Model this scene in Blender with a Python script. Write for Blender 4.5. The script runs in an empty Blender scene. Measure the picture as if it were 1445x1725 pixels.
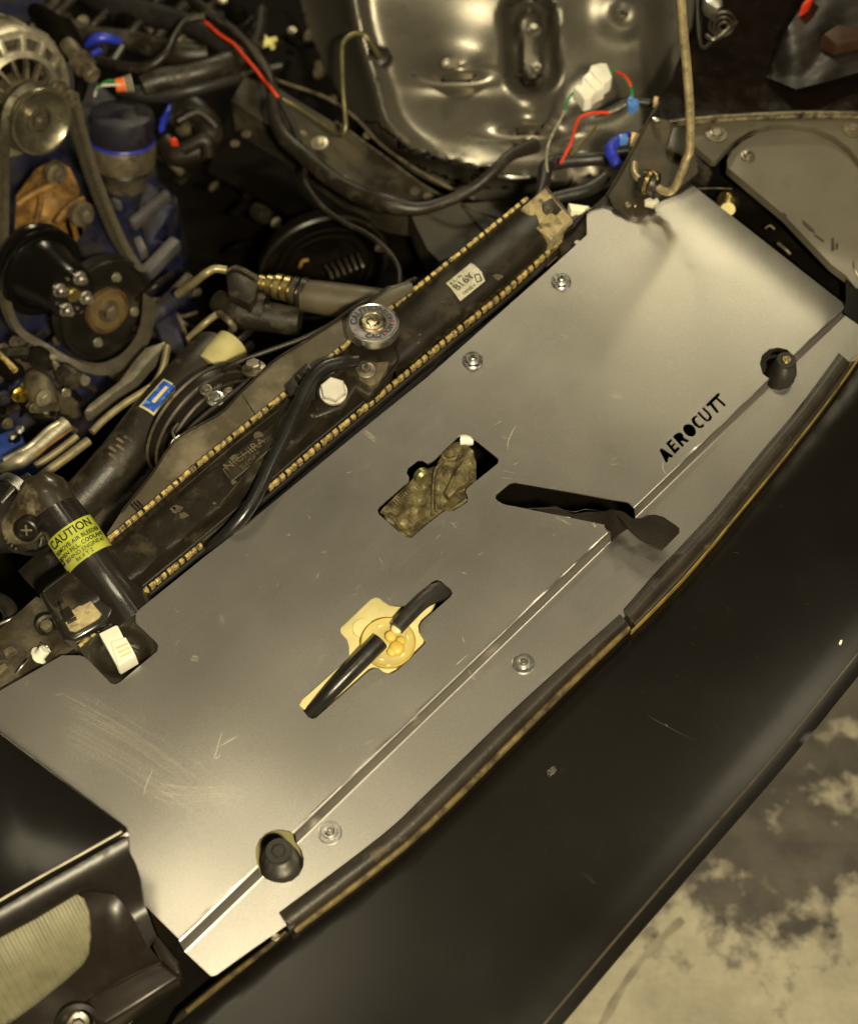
import bpy, bmesh, math, random
import numpy as np
from mathutils import Vector, Matrix
from mathutils.geometry import delaunay_2d_cdt
random.seed(7)
S = bpy.context.scene
COL = S.collection
# ------------------------------------------------------------------ camera
CH, TILT, FOV = 1.5, math.radians(31), math.radians(34)
FPX = 862.5 / math.tan(FOV / 2)
CPOS = Vector((0, 0, CH))
FW = Vector((0, math.sin(TILT), -math.cos(TILT)))
UPV = Vector((0, math.cos(TILT), math.sin(TILT)))
RT = Vector((1, 0, 0))
cd = bpy.data.cameras.new('camera'); cam = bpy.data.objects.new('camera', cd); COL.objects.link(cam)
cam.location = CPOS; cam.rotation_euler = (TILT, 0, 0)
cd.sensor_fit = 'VERTICAL'; cd.sensor_height = 24; cd.sensor_width = 24
cd.lens = 12 / math.tan(FOV / 2); cd.clip_start = .05; cd.clip_end = 100
cd.dof.use_dof = True; cd.dof.focus_distance = 1.72; cd.dof.aperture_fstop = 2.5
S.camera = cam
# ------------------------------------------------------------------ light
w = bpy.data.worlds.new('World'); S.world = w; w.use_nodes = True
w.node_tree.nodes['Background'].inputs[0].default_value = (1, .84, .58, 1)
w.node_tree.nodes['Background'].inputs[1].default_value = .014
def area(name, loc, target, sx, sy, power, col):
    l = bpy.data.lights.new(name, 'AREA'); l.shape = 'RECTANGLE'; l.size = sx; l.size_y = sy
    l.energy = power; l.color = col
    o = bpy.data.objects.new(name, l); COL.objects.link(o); o.location = loc
    o.rotation_euler = (Vector(target) - Vector(loc)).to_track_quat('-Z', 'Y').to_euler()
    return o
area('overhead_fill', (-.3, .9, 3.3), (0, .9, 0), 3.4, 3.0, 4.2, (1, .86, .58))  # added broad fill standing in for ceiling bounce, mirrored in the panel
area('work_light', (-.38, .93, 1.95), (-.15, .4, 0), .50, .24, 2.5, (1, .87, .58))
area('flash_lamp', (.25, -.35, 1.85), (0, .9, 0), .12, .09, 84, (1, .86, .56))
area('roof_lamp', (.40, 1.30, 1.9), (0, .9, 0), .34, .10, .12, (1, .88, .60))
sl_ = area('bend_fill', (1.16, .98, 1.56), (.25, .85, 0), .75, .45, 4.6, (1, .87, .60))
_x = Vector((.75, -.45, -.30)).normalized(); _z = (Vector((1.05, .88, 1.57)) - Vector((.25, .85, 0))); _z = (_z - _x * _z.dot(_x)).normalized()
sl_.rotation_euler = Matrix((_x, _z.cross(_x), _z)).transposed().to_euler()      # added strip light, turned to draw bright lines along the panel bends
area('garage_lamp', (.66, 2.35, 1.3), (.35, 1.2, 0), .36, .14, 1.25, (1, .88, .56))
area('wing_fill', (.02, 3.3, 1.25), (.1, 1.8, -.2), .42, .2, 16, (1, .88, .58))  # added from behind to put highlights on the inner wing
S.view_settings.view_transform = 'Standard'; S.view_settings.look = 'None'
S.view_settings.exposure = 0; S.view_settings.gamma = 1
try: S.view_settings.use_curve_mapping = False
except Exception: pass
S.cycles.max_bounces = 6; S.cycles.glossy_bounces = 4; S.cycles.transmission_bounces = 4
S.cycles.sample_clamp_indirect = 1.5; S.cycles.caustics_reflective = False
# ------------------------------------------------------------------ mapping: a sight line of the photo met at height z
def ray(px, py):
    return FW + RT * ((px - 722.5) / FPX) + UPV * ((862.5 - py) / FPX)
def P(px, py, z=0.0):
    d = ray(px, py); return CPOS + d * ((z - CH) / d.z)
def mpp(px, py, z=0.0):                     # metres per photo pixel there
    return (P(px, py, z) - CPOS).dot(FW) / FPX
U = (P(1420, 518) - P(302, 1582)); U.z = 0; U.normalize()    # along the radiator
F = Vector((U.y, -U.x, 0))                                     # to the front of the car
Z = Vector((0, 0, 1))
def axis_for(px, py, dx, dy, deg, z=0):     # axis of a disc seen 'deg' off square, leaning to (dx,dy)
    v = ray(px, py).normalized()
    s = RT * dx - UPV * dy; s = (s - v * s.dot(v)).normalized()
    a = math.radians(deg)
    return (-v * math.cos(a) + s * math.sin(a)).normalized()
# ------------------------------------------------------------------ materials
MC = {}
def mat(name, col, rough=.5, metal=0., var=.25, vs=30, col2=None, amt=.5, ds=18, bump=.0, bs=200, coat=0, rv=.1, emit=None, sheen=0, spec=.5, alpha=1, trans=0, aniso=0, sub=0):
    if name in MC: return MC[name]
    m = bpy.data.materials.new(name); m.use_nodes = True; MC[name] = m
    nt = m.node_tree; N = nt.nodes; L = nt.links; b = N['Principled BSDF']
    tc = N.new('ShaderNodeTexCoord')
    oi = N.new('ShaderNodeObjectInfo')
    ad = N.new('ShaderNodeVectorMath'); ad.operation = 'ADD'
    sc = N.new('ShaderNodeVectorMath'); sc.operation = 'SCALE'; sc.inputs['Scale'].default_value = 7
    cb = N.new('ShaderNodeCombineXYZ')
    for i in range(3): L.new(oi.outputs['Random'], cb.inputs[i])
    L.new(cb.outputs[0], sc.inputs[0]); L.new(tc.outputs['Object'], ad.inputs[0]); L.new(sc.outputs[0], ad.inputs[1])
    V = ad.outputs[0]
    def noise(s, d=4, r=.6):
        n = N.new('ShaderNodeTexNoise'); n.inputs['Scale'].default_value = s; n.inputs['Detail'].default_value = d
        n.inputs['Roughness'].default_value = r; L.new(V, n.inputs['Vector']); return n.outputs['Fac']
    def ramp(src, a, c, o0=0, o1=1):
        r = N.new('ShaderNodeMapRange'); r.inputs[1].default_value = a; r.inputs[2].default_value = c
        r.inputs[3].default_value = o0; r.inputs[4].default_value = o1; L.new(src, r.inputs[0]); return r.outputs[0]
    c1 = N.new('ShaderNodeMixRGB'); c1.blend_type = 'MULTIPLY'; c1.inputs[0].default_value = 1
    c1.inputs[1].default_value = (*col, 1)
    vv = ramp(noise(vs), .3, .7, 1 - var, 1 + var)
    L.new(vv, c1.inputs[2]); out = c1.outputs[0]
    rr = None
    if col2:
        mx = N.new('ShaderNodeMixRGB'); L.new(out, mx.inputs[1]); mx.inputs[2].default_value = (*col2, 1)
        f = ramp(noise(ds, 6, .65), .62 - amt * .3, .78 - amt * .3)
        L.new(f, mx.inputs[0]); out = mx.outputs[0]
        rr = ramp(f, 0, 1, rough, min(1, rough + .35))
    L.new(out, b.inputs['Base Color'])
    if rr is None: rr = ramp(noise(vs * 1.7), .3, .7, max(.03, rough - rv), rough + rv)
    L.new(rr, b.inputs['Roughness'])
    b.inputs['Metallic'].default_value = metal
    b.inputs['Coat Weight'].default_value = coat; b.inputs['Coat Roughness'].default_value = .08
    b.inputs['Specular IOR Level'].default_value = spec
    b.inputs['Transmission Weight'].default_value = trans
    b.inputs['Anisotropic'].default_value = aniso
    if sub: b.inputs['Subsurface Weight'].default_value = sub; b.inputs['Subsurface Radius'].default_value = (.01, .008, .004)
    if bump:
        bp = N.new('ShaderNodeBump'); bp.inputs['Strength'].default_value = bump; bp.inputs['Distance'].default_value = .002
        L.new(noise(bs, 5), bp.inputs['Height']); L.new(bp.outputs[0], b.inputs['Normal'])
    return m
# ------------------------------------------------------------------ geometry builders: (verts, faces)
def join(*gs):
    V, Fc = [], []
    for g in gs:
        n = len(V); V += list(g[0]); Fc += [tuple(i + n for i in f) for f in g[1]]
    return V, Fc
def inside(poly, pts):
    poly = np.array(poly); x, y = pts[:, 0], pts[:, 1]; r = np.zeros(len(pts), bool); n = len(poly); j = n - 1
    for i in range(n):
        xi, yi = poly[i]; xj, yj = poly[j]
        if yi != yj:
            c = ((yi > y) != (yj > y)) & (x < (xj - xi) * (y - yi) / (yj - yi) + xi); r ^= c
        j = i
    return r
def subdiv(pl, step, closed):
    out = []; n = len(pl)
    for i in range(n if closed else n - 1):
        a, b = pl[i], pl[(i + 1) % n]; d = math.dist(a, b); k = max(1, int(math.ceil(d / step))) if step else 1
        for j in range(k): out.append((a[0] + (b[0] - a[0]) * j / k, a[1] + (b[1] - a[1]) * j / k))
    if not closed: out.append(tuple(pl[-1]))
    return out
def spl(pl, k=6, closed=False):             # catmull-rom through points of any dimension
    P_ = [np.array(p, float) for p in pl]; n = len(P_); out = []
    for i in range(n if closed else n - 1):
        if closed: a, b, c, d = P_[i - 1], P_[i], P_[(i + 1) % n], P_[(i + 2) % n]
        else: a, b, c, d = P_[max(i - 1, 0)], P_[i], P_[i + 1], P_[min(i + 2, n - 1)]
        for j in range(k):
            t = j / k
            out.append(tuple(.5 * (2 * b + (c - a) * t + (2 * a - 5 * b + 4 * c - d) * t * t + (3 * b - a - 3 * c + d) * t ** 3)))
    if not closed: out.append(tuple(P_[-1]))
    return out
def sheet(outline, zf, th=.002, holes=(), step=None, lines=(), world=None):
    """solid sheet: outline in photo px, height zf(x,y) there, thickness th"""
    W = world or P
    if not callable(zf): z0 = zf; zf = lambda x, y: z0
    pts, edges = [], []
    def add(pl, closed):
        s = len(pts); q = subdiv(pl, step, closed); pts.extend(q); m = len(q)
        for i in range(m if closed else m - 1): edges.append((s + i, s + (i + 1) % m))
    add(outline, True)
    for h in holes: add(h, True)
    for l in lines: add(l, False)
    if step:
        o = np.array(outline); x0, y0 = o.min(0); x1, y1 = o.max(0)
        gx, gy = np.meshgrid(np.arange(x0 + step / 2, x1, step), np.arange(y0 + step / 2, y1, step))
        g = np.stack([gx.ravel() + np.tile([0, step / 2], gx.size)[:gx.size] * 0, gy.ravel()], 1)
        k = inside(outline, g)
        for h in holes: k &= ~inside(h, g)
        g = g[k]; allp = np.array(pts)
        if len(g):
            d = np.array([np.min((allp[:, 0] - q[0]) ** 2 + (allp[:, 1] - q[1]) ** 2) for q in g])
            pts.extend([tuple(q) for q in g[d > (step * .45) ** 2]])
    r = delaunay_2d_cdt([Vector(p) for p in pts], edges, [], 0, 1e-4)
    vs = np.array([tuple(v) for v in r[0]]); tr = np.array([tuple(f) for f in r[2]])
    c = vs[tr].mean(1); k = inside(outline, c)
    for h in holes: k &= ~inside(h, c)
    tr = tr[k]
    used = np.unique(tr); mp = {int(u): i for i, u in enumerate(used)}
    top = [W(vs[u][0], vs[u][1], zf(vs[u][0], vs[u][1])) for u in used]
    T = []
    for t in tr:
        a, b, c_ = (mp[int(i)] for i in t)
        if (top[b] - top[a]).cross(top[c_] - top[a]).z < 0: b, c_ = c_, b
        T.append((a, b, c_))
    n = len(top); V = top + [v - Vector((0, 0, th)) for v in top]
    Fc = list(T) + [(c_ + n, b + n, a + n) for a, b, c_ in T]
    es = set()
    for a, b, c_ in T: es |= {(a, b), (b, c_), (c_, a)}
    for a, b in es:
        if (b, a) not in es: Fc.append((b, a, a + n, b + n))
    return V, Fc
def prism(outline, zt, zb, bev=0., seg=2, closed_smooth=False):
    """px outline at height zt, straight down to zb, top edge rounded; zt may be a function"""
    f = zt if callable(zt) else (lambda x, y: zt)
    top = [P(x, y, f(x, y)) for x, y in outline]
    return solid(top, zb, bev, seg)
def solid(top, zb, bev=0., seg=2):
    bm = bmesh.new(); tv = [bm.verts.new(p) for p in top]
    bv = [bm.verts.new((p.x, p.y, zb)) for p in top]
    n = len(top); ft = bm.faces.new(tv); fb = bm.faces.new(bv[::-1])
    for i in range(n): bm.faces.new((tv[i], bv[i], bv[(i + 1) % n], tv[(i + 1) % n]))
    bmesh.ops.recalc_face_normals(bm, faces=bm.faces[:])
    if bev:
        bmesh.ops.bevel(bm, geom=list(ft.edges), offset=bev, segments=seg, affect='EDGES', profile=.5, clamp_overlap=True)
    bm.verts.index_update(); bm.verts.ensure_lookup_table()
    V = [v.co.copy() for v in bm.verts]; Fc = [tuple(v.index for v in f.verts) for f in bm.faces]
    bm.free(); return V, Fc
def box(c, sx, sy, sz, ax=(Vector((1, 0, 0)), Vector((0, 1, 0)), Z), bev=.0, seg=2):
    bm = bmesh.new(); bmesh.ops.create_cube(bm, size=1)
    for v in bm.verts: v.co = Vector((v.co.x * sx, v.co.y * sy, v.co.z * sz))
    if bev: bmesh.ops.bevel(bm, geom=bm.edges[:], offset=bev, segments=seg, affect='EDGES', profile=.5, clamp_overlap=True)
    bm.verts.index_update()
    V = [Vector(c) + ax[0] * v.co.x + ax[1] * v.co.y + ax[2] * v.co.z for v in bm.verts]
    Fc = [tuple(v.index for v in f.verts) for f in bm.faces]; bm.free()
    return V, Fc
def frame(a, hint=None):
    a = Vector(a).normalized(); h = Vector(hint) if hint else (Z if abs(a.z) < .9 else Vector((1, 0, 0)))
    y = (h - a * h.dot(a)).normalized(); x = y.cross(a); return x, y, a
def bar(a, b, wd, ht, bev=.001, up=None):
    a, b = Vector(a), Vector(b); x, y, z = frame(b - a, up)
    return box((a + b) / 2, wd, ht, (b - a).length, (x, y, z), bev)
def lathe(c, a, prof, n=24, phase=0, hint=None):
    """prof: (radius, height along a); closed with caps"""
    x, y, z = frame(a, hint); c = Vector(c); V, Fc = [], []
    for r, h in prof:
        for i in range(n):
            t = 2 * math.pi * (i + phase) / n; V.append(c + x * (r * math.cos(t)) + y * (r * math.sin(t)) + z * h)
    for k in range(len(prof) - 1):
        for i in range(n):
            j = (i + 1) % n; Fc.append((k * n + i, k * n + j, (k + 1) * n + j, (k + 1) * n + i))
    Fc.append(tuple(range(n))[::-1]); Fc.append(tuple(range((len(prof) - 1) * n, len(prof) * n)))
    return V, Fc
def ring(c, a, prof, n=32):                 # closed profile, no caps
    x, y, z = frame(a); c = Vector(c); V, Fc = [], []
    m = len(prof)
    for r, h in prof:
        for i in range(n):
            t = 2 * math.pi * i / n; V.append(c + x * (r * math.cos(t)) + y * (r * math.sin(t)) + z * h)
    for k in range(m):
        k2 = (k + 1) % m
        for i in range(n):
            j = (i + 1) % n; Fc.append((k * n + i, k * n + j, k2 * n + j, k2 * n + i))
    return V, Fc
def tube(pts, r, n=10, k=6, flat=None):
    """swept round section through 3D points, radius number or list"""
    if isinstance(r, (int, float)): r = [r] * len(pts)
    q = spl([(*p, rr) for p, rr in zip(pts, r)], k) if k > 1 else [(*p, rr) for p, rr in zip(pts, r)]
    C = [Vector(p[:3]) for p in q]; R_ = [max(p[3], 1e-4) for p in q]; V, Fc = [], []
    t0 = (C[1] - C[0]).normalized(); x, y, _ = frame(t0)
    for i, c in enumerate(C):
        t = (C[min(i + 1, len(C) - 1)] - C[max(i - 1, 0)]).normalized()
        x = (x - t * x.dot(t)).normalized(); y = t.cross(x)
        for j in range(n):
            a = 2 * math.pi * j / n; V.append(c + (x * math.cos(a) + y * math.sin(a)) * R_[i])
    for i in range(len(C) - 1):
        for j in range(n):
            l = (j + 1) % n; Fc.append((i * n + j, i * n + l, (i + 1) * n + l, (i + 1) * n + j))
    Fc.append(tuple(range(n))[::-1]); Fc.append(tuple(range((len(C) - 1) * n, len(C) * n)))
    return V, Fc
def T3(*ps): return [P(*p) for p in ps]
def ptube(ps, rpx, n=10, k=6):              # px points with heights, radius in photo px
    pts = T3(*ps); m = [mpp(*p) for p in ps]
    rr = [rpx[i] * m[i] for i in range(len(ps))] if isinstance(rpx, (list, tuple)) else [rpx * a for a in m]
    return tube(pts, rr, n, k)
def hexbolt(c, a, r, h, washer=1.7, hint=None):
    g = [lathe(c, a, [(r * .93, h * .15), (r, h * .2), (r, h * .85), (r * .86, h)], 6, hint=hint)]
    if washer: g.append(lathe(c, a, [(r * washer, 0), (r * washer, h * .18), (r * washer * .93, h * .24)], 24))
    return join(*g)
ORG = {}
def obj(name, g, m, parent=None, label=None, cat=None, group=None, kind=None, org=None, ang=35, flat=False):
    V, Fc = g[:2]
    if parent is not None: o0 = ORG[parent.name]
    elif org is not None: o0 = Vector(org)
    else:
        a = np.array([tuple(v) for v in V]); c = (a.min(0) + a.max(0)) / 2; o0 = Vector((c[0], c[1], a[:, 2].min()))
    me = bpy.data.meshes.new(name); me.from_pydata([tuple(v - o0) for v in V], [], Fc); me.validate()
    bm = bmesh.new(); bm.from_mesh(me); bmesh.ops.recalc_face_normals(bm, faces=bm.faces[:]); bm.to_mesh(me); bm.free()
    if not flat:
        me.shade_smooth(); me.set_sharp_from_angle(angle=math.radians(ang))
    me.materials.append(m)
    o = bpy.data.objects.new(name, me); COL.objects.link(o); ORG[o.name] = o0
    if parent is not None: o.parent = parent
    else: o.location = o0
    tag(o, label, cat, group, kind); return o
def tag(o, label=None, cat=None, group=None, kind=None):
    if label: o['label'] = label
    if cat: o['category'] = cat
    if group: o['group'] = group
    if kind: o['kind'] = kind
def thing(name, loc, label, cat, group=None):
    o = bpy.data.objects.new(name, None); COL.objects.link(o); o.location = loc; ORG[o.name] = Vector(loc)
    o.empty_display_size = .02; tag(o, label, cat, group); return o
def copy_thing(root, loc, label):
    r = root.copy(); COL.objects.link(r); r.location = loc; r['label'] = label; ORG[r.name] = Vector(loc)
    for ch in [c for c in list(bpy.data.objects) if c.parent == root]:
        c = ch.copy(); COL.objects.link(c); c.parent = r
        for g in [q for q in list(bpy.data.objects) if q.parent == ch]:
            d = g.copy(); COL.objects.link(d); d.parent = c
    return r
def textgeo(s, size, fn, depth=.0003, bold=0, sp=1.0):
    cu = bpy.data.curves.new('t', 'FONT'); cu.body = s; cu.size = size; cu.align_x = 'CENTER'; cu.align_y = 'CENTER'
    cu.extrude = depth / 2; cu.offset = bold; cu.resolution_u = 3; cu.space_character = sp
    o = bpy.data.objects.new('t', cu); COL.objects.link(o); dg = bpy.context.evaluated_depsgraph_get()
    me = bpy.data.meshes.new_from_object(o.evaluated_get(dg))
    V = [fn(v.co.x, v.co.y, v.co.z) for v in me.vertices]; Fc = [tuple(p.vertices) for p in me.polygons]
    bpy.data.objects.remove(o); bpy.data.meshes.remove(me); bpy.data.curves.remove(cu)
    return V, Fc
def dline(pl):                              # distance to a polyline in px, vectorless
    A = np.array(pl, float); a, b = A[:-1], A[1:]; d = b - a; L2 = (d ** 2).sum(1)
    def f(x, y):
        t = np.clip(((x - a[:, 0]) * d[:, 0] + (y - a[:, 1]) * d[:, 1]) / L2, 0, 1)
        return float(np.min(np.hypot(x - a[:, 0] - t * d[:, 0], y - a[:, 1] - t * d[:, 1])))
    return f
def lerp_z(pl):                             # height along a polyline of (x,y,z)
    pass
def ell(cx, cy, rx, ry, n=28, rot=0, a0=0, a1=360):
    o = []
    for i in range(n):
        t = math.radians(a0 + (a1 - a0) * i / n); x, y = rx * math.cos(t), ry * math.sin(t)
        o.append((cx + x * math.cos(rot) - y * math.sin(rot), cy + x * math.sin(rot) + y * math.cos(rot)))
    return o
def sm(t): t = min(1, max(0, t)); return t * t * (3 - 2 * t)
# ------------------------------------------------------------------ palette
ALU = mat('brushed_aluminium', (.68, .65, .60), .33, 1, var=.09, vs=600, bump=.02, bs=900, rv=.05)
def _alu():
    nt = ALU.node_tree; N = nt.nodes; L = nt.links; b = N['Principled BSDF']
    tc = N.new('ShaderNodeTexCoord'); mp = N.new('ShaderNodeMapping')
    mp.vector_type = 'TEXTURE'; mp.inputs['Rotation'].default_value = (0, 0, math.atan2(U.y, U.x)); mp.inputs['Scale'].default_value = (.5, .012, .5)
    n = N.new('ShaderNodeTexNoise'); n.inputs['Scale'].default_value = 4; n.inputs['Detail'].default_value = 5
    L.new(tc.outputs['Object'], mp.inputs[0]); L.new(mp.outputs[0], n.inputs['Vector'])
    n2 = N.new('ShaderNodeTexNoise'); n2.inputs['Scale'].default_value = 5; n2.inputs['Detail'].default_value = 5; n2.inputs['Roughness'].default_value = .7
    L.new(tc.outputs['Object'], n2.inputs['Vector'])
    h_ = N.new('ShaderNodeMath'); h_.operation = 'MULTIPLY_ADD'; h_.inputs[1].default_value = .30; h_.inputs[2].default_value = .35; L.new(n.outputs['Fac'], h_.inputs[0])
    a = N.new('ShaderNodeMath'); a.operation = 'ADD'; L.new(h_.outputs[0], a.inputs[0]); L.new(n2.outputs['Fac'], a.inputs[1])
    r = N.new('ShaderNodeMapRange'); r.inputs[1].default_value = .6; r.inputs[2].default_value = 1.4
    r.inputs[3].default_value = .27; r.inputs[4].default_value = .365
    L.new(a.outputs[0], r.inputs[0]); L.new(r.outputs[0], b.inputs['Roughness'])
_alu()
SCR = mat('scratched_bare_metal', (.95, .90, .74), .55, 1, var=.1)
STEEL = mat('zinc_plated_steel', (.72, .70, .64), .33, 1, var=.1, vs=60, bump=.05)
STEELD = mat('dull_steel', (.33, .30, .24), .42, 1, var=.3, vs=80, col2=(.1, .07, .04), amt=.4, ds=60)
YZINC = mat('yellow_zinc', (.62, .48, .2), .32, 1, var=.3, vs=70)
BRASSY = mat('dusty_brass_tabs', (.50, .38, .14), .5, .25, var=.6, vs=160, col2=(.05, .035, .015), amt=.42, ds=120, bump=.3)
RUBBER = mat('black_rubber', (.018, .016, .014), .42, 0, var=.3, vs=60, bump=.15, bs=300)
HOSE = mat('smooth_black_hose', (.013, .012, .011), .3, 0, var=.2, vs=40, bump=.06, bs=250)
HOSED = mat('dusty_hose', (.014, .011, .007), .42, 0, var=.35, vs=50, col2=(.045, .036, .02), amt=.35, ds=35, bump=.25, bs=300)
TANK = mat('dusty_black_plastic', (.012, .0095, .006), .38, 0, var=.35, vs=40, col2=(.042, .032, .015), amt=.30, ds=22, bump=.25, bs=420, spec=.32)
DUST = mat('thick_tan_dust', (.33, .27, .14), .8, 0, var=.35, vs=90, col2=(.08, .06, .03), amt=.35, ds=60, bump=.6, bs=300)
SHROUD = mat('grey_brown_shroud', (.065, .054, .034), .42, 0, var=.25, vs=30, col2=(.15, .125, .08), amt=.35, ds=12, bump=.1, bs=500)
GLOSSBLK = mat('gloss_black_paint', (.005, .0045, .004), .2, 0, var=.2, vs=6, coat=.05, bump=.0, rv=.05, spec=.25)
BUMPER = mat('black_bumper_paint', (.0036, .0026, .0015), .26, .0, var=.2, vs=5, rv=.03, bump=.004, bs=900, spec=.44)
SATIN = mat('satin_black_metal', (.012, .010, .008), .35, 0, var=.3, vs=20, col2=(.05, .042, .028), amt=.18, ds=15, bump=.05, bs=200, spec=.3)
DARK = mat('grimy_black_metal', (.0035, .0026, .0016), .6, 0, var=.4, vs=14, col2=(.009, .007, .0035), amt=.3, ds=10, bump=.3, bs=90, spec=.05)
FENDERIN = mat('grey_black_inner_panel', (.15, .137, .108), .29, .6, var=.1, vs=10, rv=.05, bump=.04, bs=600)
RAIL = mat('dusty_rail', (.022, .018, .010), .6, 0, var=.4, vs=30, col2=(.06, .05, .026), amt=.4, ds=14, bump=.25, bs=200)
GREYP = mat('grey_plastic_panel', (.105, .094, .07), .5, 0, var=.12, vs=20, col2=(.10, .085, .06), amt=.2, ds=25, bump=.12, bs=900)
BLUE = mat('blue_block_paint', (.010, .012, .042), .42, 0, var=.5, vs=40, col2=(.022, .018, .014), amt=.55, ds=25, bump=.4, bs=150)
BLUEV = mat('vivid_blue_plastic', (.02, .035, .42), .4, 0, var=.3, vs=80)
LBLUE = mat('light_blue_plastic', (.08, .22, .62), .4, 0, var=.3, vs=80)
CAST = mat('cast_aluminium', (.60, .55, .42), .38, .7, var=.35, vs=70, col2=(.12, .10, .06), amt=.28, ds=50, bump=.4, bs=300)
CASTD = mat('grimy_cast_aluminium', (.15, .125, .08), .5, .5, var=.4, vs=60, col2=(.04, .03, .018), amt=.4, ds=40, bump=.4, bs=250)
RUST = mat('rusty_orange_casting', (.24, .125, .03), .6, .2, var=.45, vs=45, col2=(.06, .035, .015), amt=.45, ds=30, bump=.5, bs=180)
BELT = mat('worn_rubber_belt', (.06, .05, .032), .6, 0, var=.3, vs=80, bump=.3)
WHITEP = mat('white_connector_plastic', (.80, .77, .66), .38, 0, var=.08, vs=50, sub=.1)
CREAM = mat('cream_plastic', (.62, .55, .26), .42, 0, var=.12, vs=40, bump=.08)
YELLOWP = mat('yellow_plastic', (.58, .42, .08), .45, 0, var=.15, vs=50)
AMBER = mat('clear_amber_disc', (.50, .42, .16), .18, 0, var=.1, vs=30, coat=.8)
GREENY = mat('lime_label', (.36, .40, .04), .3, 0, var=.3, vs=60, coat=.5, col2=(.30, .27, .12), amt=.2, ds=30)
INK = mat('black_ink', (.01, .01, .01), .5, 0, var=.1)
LABEL = mat('pale_worn_sticker', (.46, .44, .33), .4, 0, var=.2, vs=90, col2=(.16, .14, .1), amt=.3, ds=70)
RED = mat('red_insulation', (.62, .045, .012), .4, 0, var=.2, vs=80)
ORANGE = mat('orange_seal', (.75, .16, .03), .45, 0, var=.2, vs=80)
GREEN = mat('green_insulation', (.02, .20, .05), .4, 0, var=.2, vs=80)
WHITEW = mat('white_insulation', (.62, .58, .46), .4, 0, var=.2, vs=80)
OLIVE = mat('olive_brake_pipe', (.22, .20, .09), .38, .7, var=.25, vs=60)
RODM = mat('dusty_prop_rod', (.42, .34, .19), .36, .5, var=.3, vs=90, col2=(.09, .07, .04), amt=.3, ds=60)
LENS = mat('ribbed_lens_glass', (.15, .14, .085), .5, 0, var=.25, vs=30, bump=.3, bs=160)
_nt = LENS.node_tree; _b = _nt.nodes['Principled BSDF']; _tc = _nt.nodes.new('ShaderNodeTexCoord'); _mp = _nt.nodes.new('ShaderNodeMapping')
_mp.vector_type = 'TEXTURE'; _mp.inputs['Rotation'].default_value = (0, 0, math.atan2(U.y, U.x) - .25)
_w = _nt.nodes.new('ShaderNodeTexWave'); _w.inputs['Scale'].default_value = 48; _w.inputs['Distortion'].default_value = .6; _w.inputs['Detail'].default_value = 3
_bp = _nt.nodes.new('ShaderNodeBump'); _bp.inputs['Strength'].default_value = .55; _bp.inputs['Distance'].default_value = .002
_nt.links.new(_tc.outputs['Object'], _mp.inputs[0]); _nt.links.new(_mp.outputs[0], _w.inputs['Vector']); _nt.links.new(_w.outputs['Fac'], _bp.inputs['Height']); _nt.links.new(_bp.outputs[0], _b.inputs['Normal'])
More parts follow.
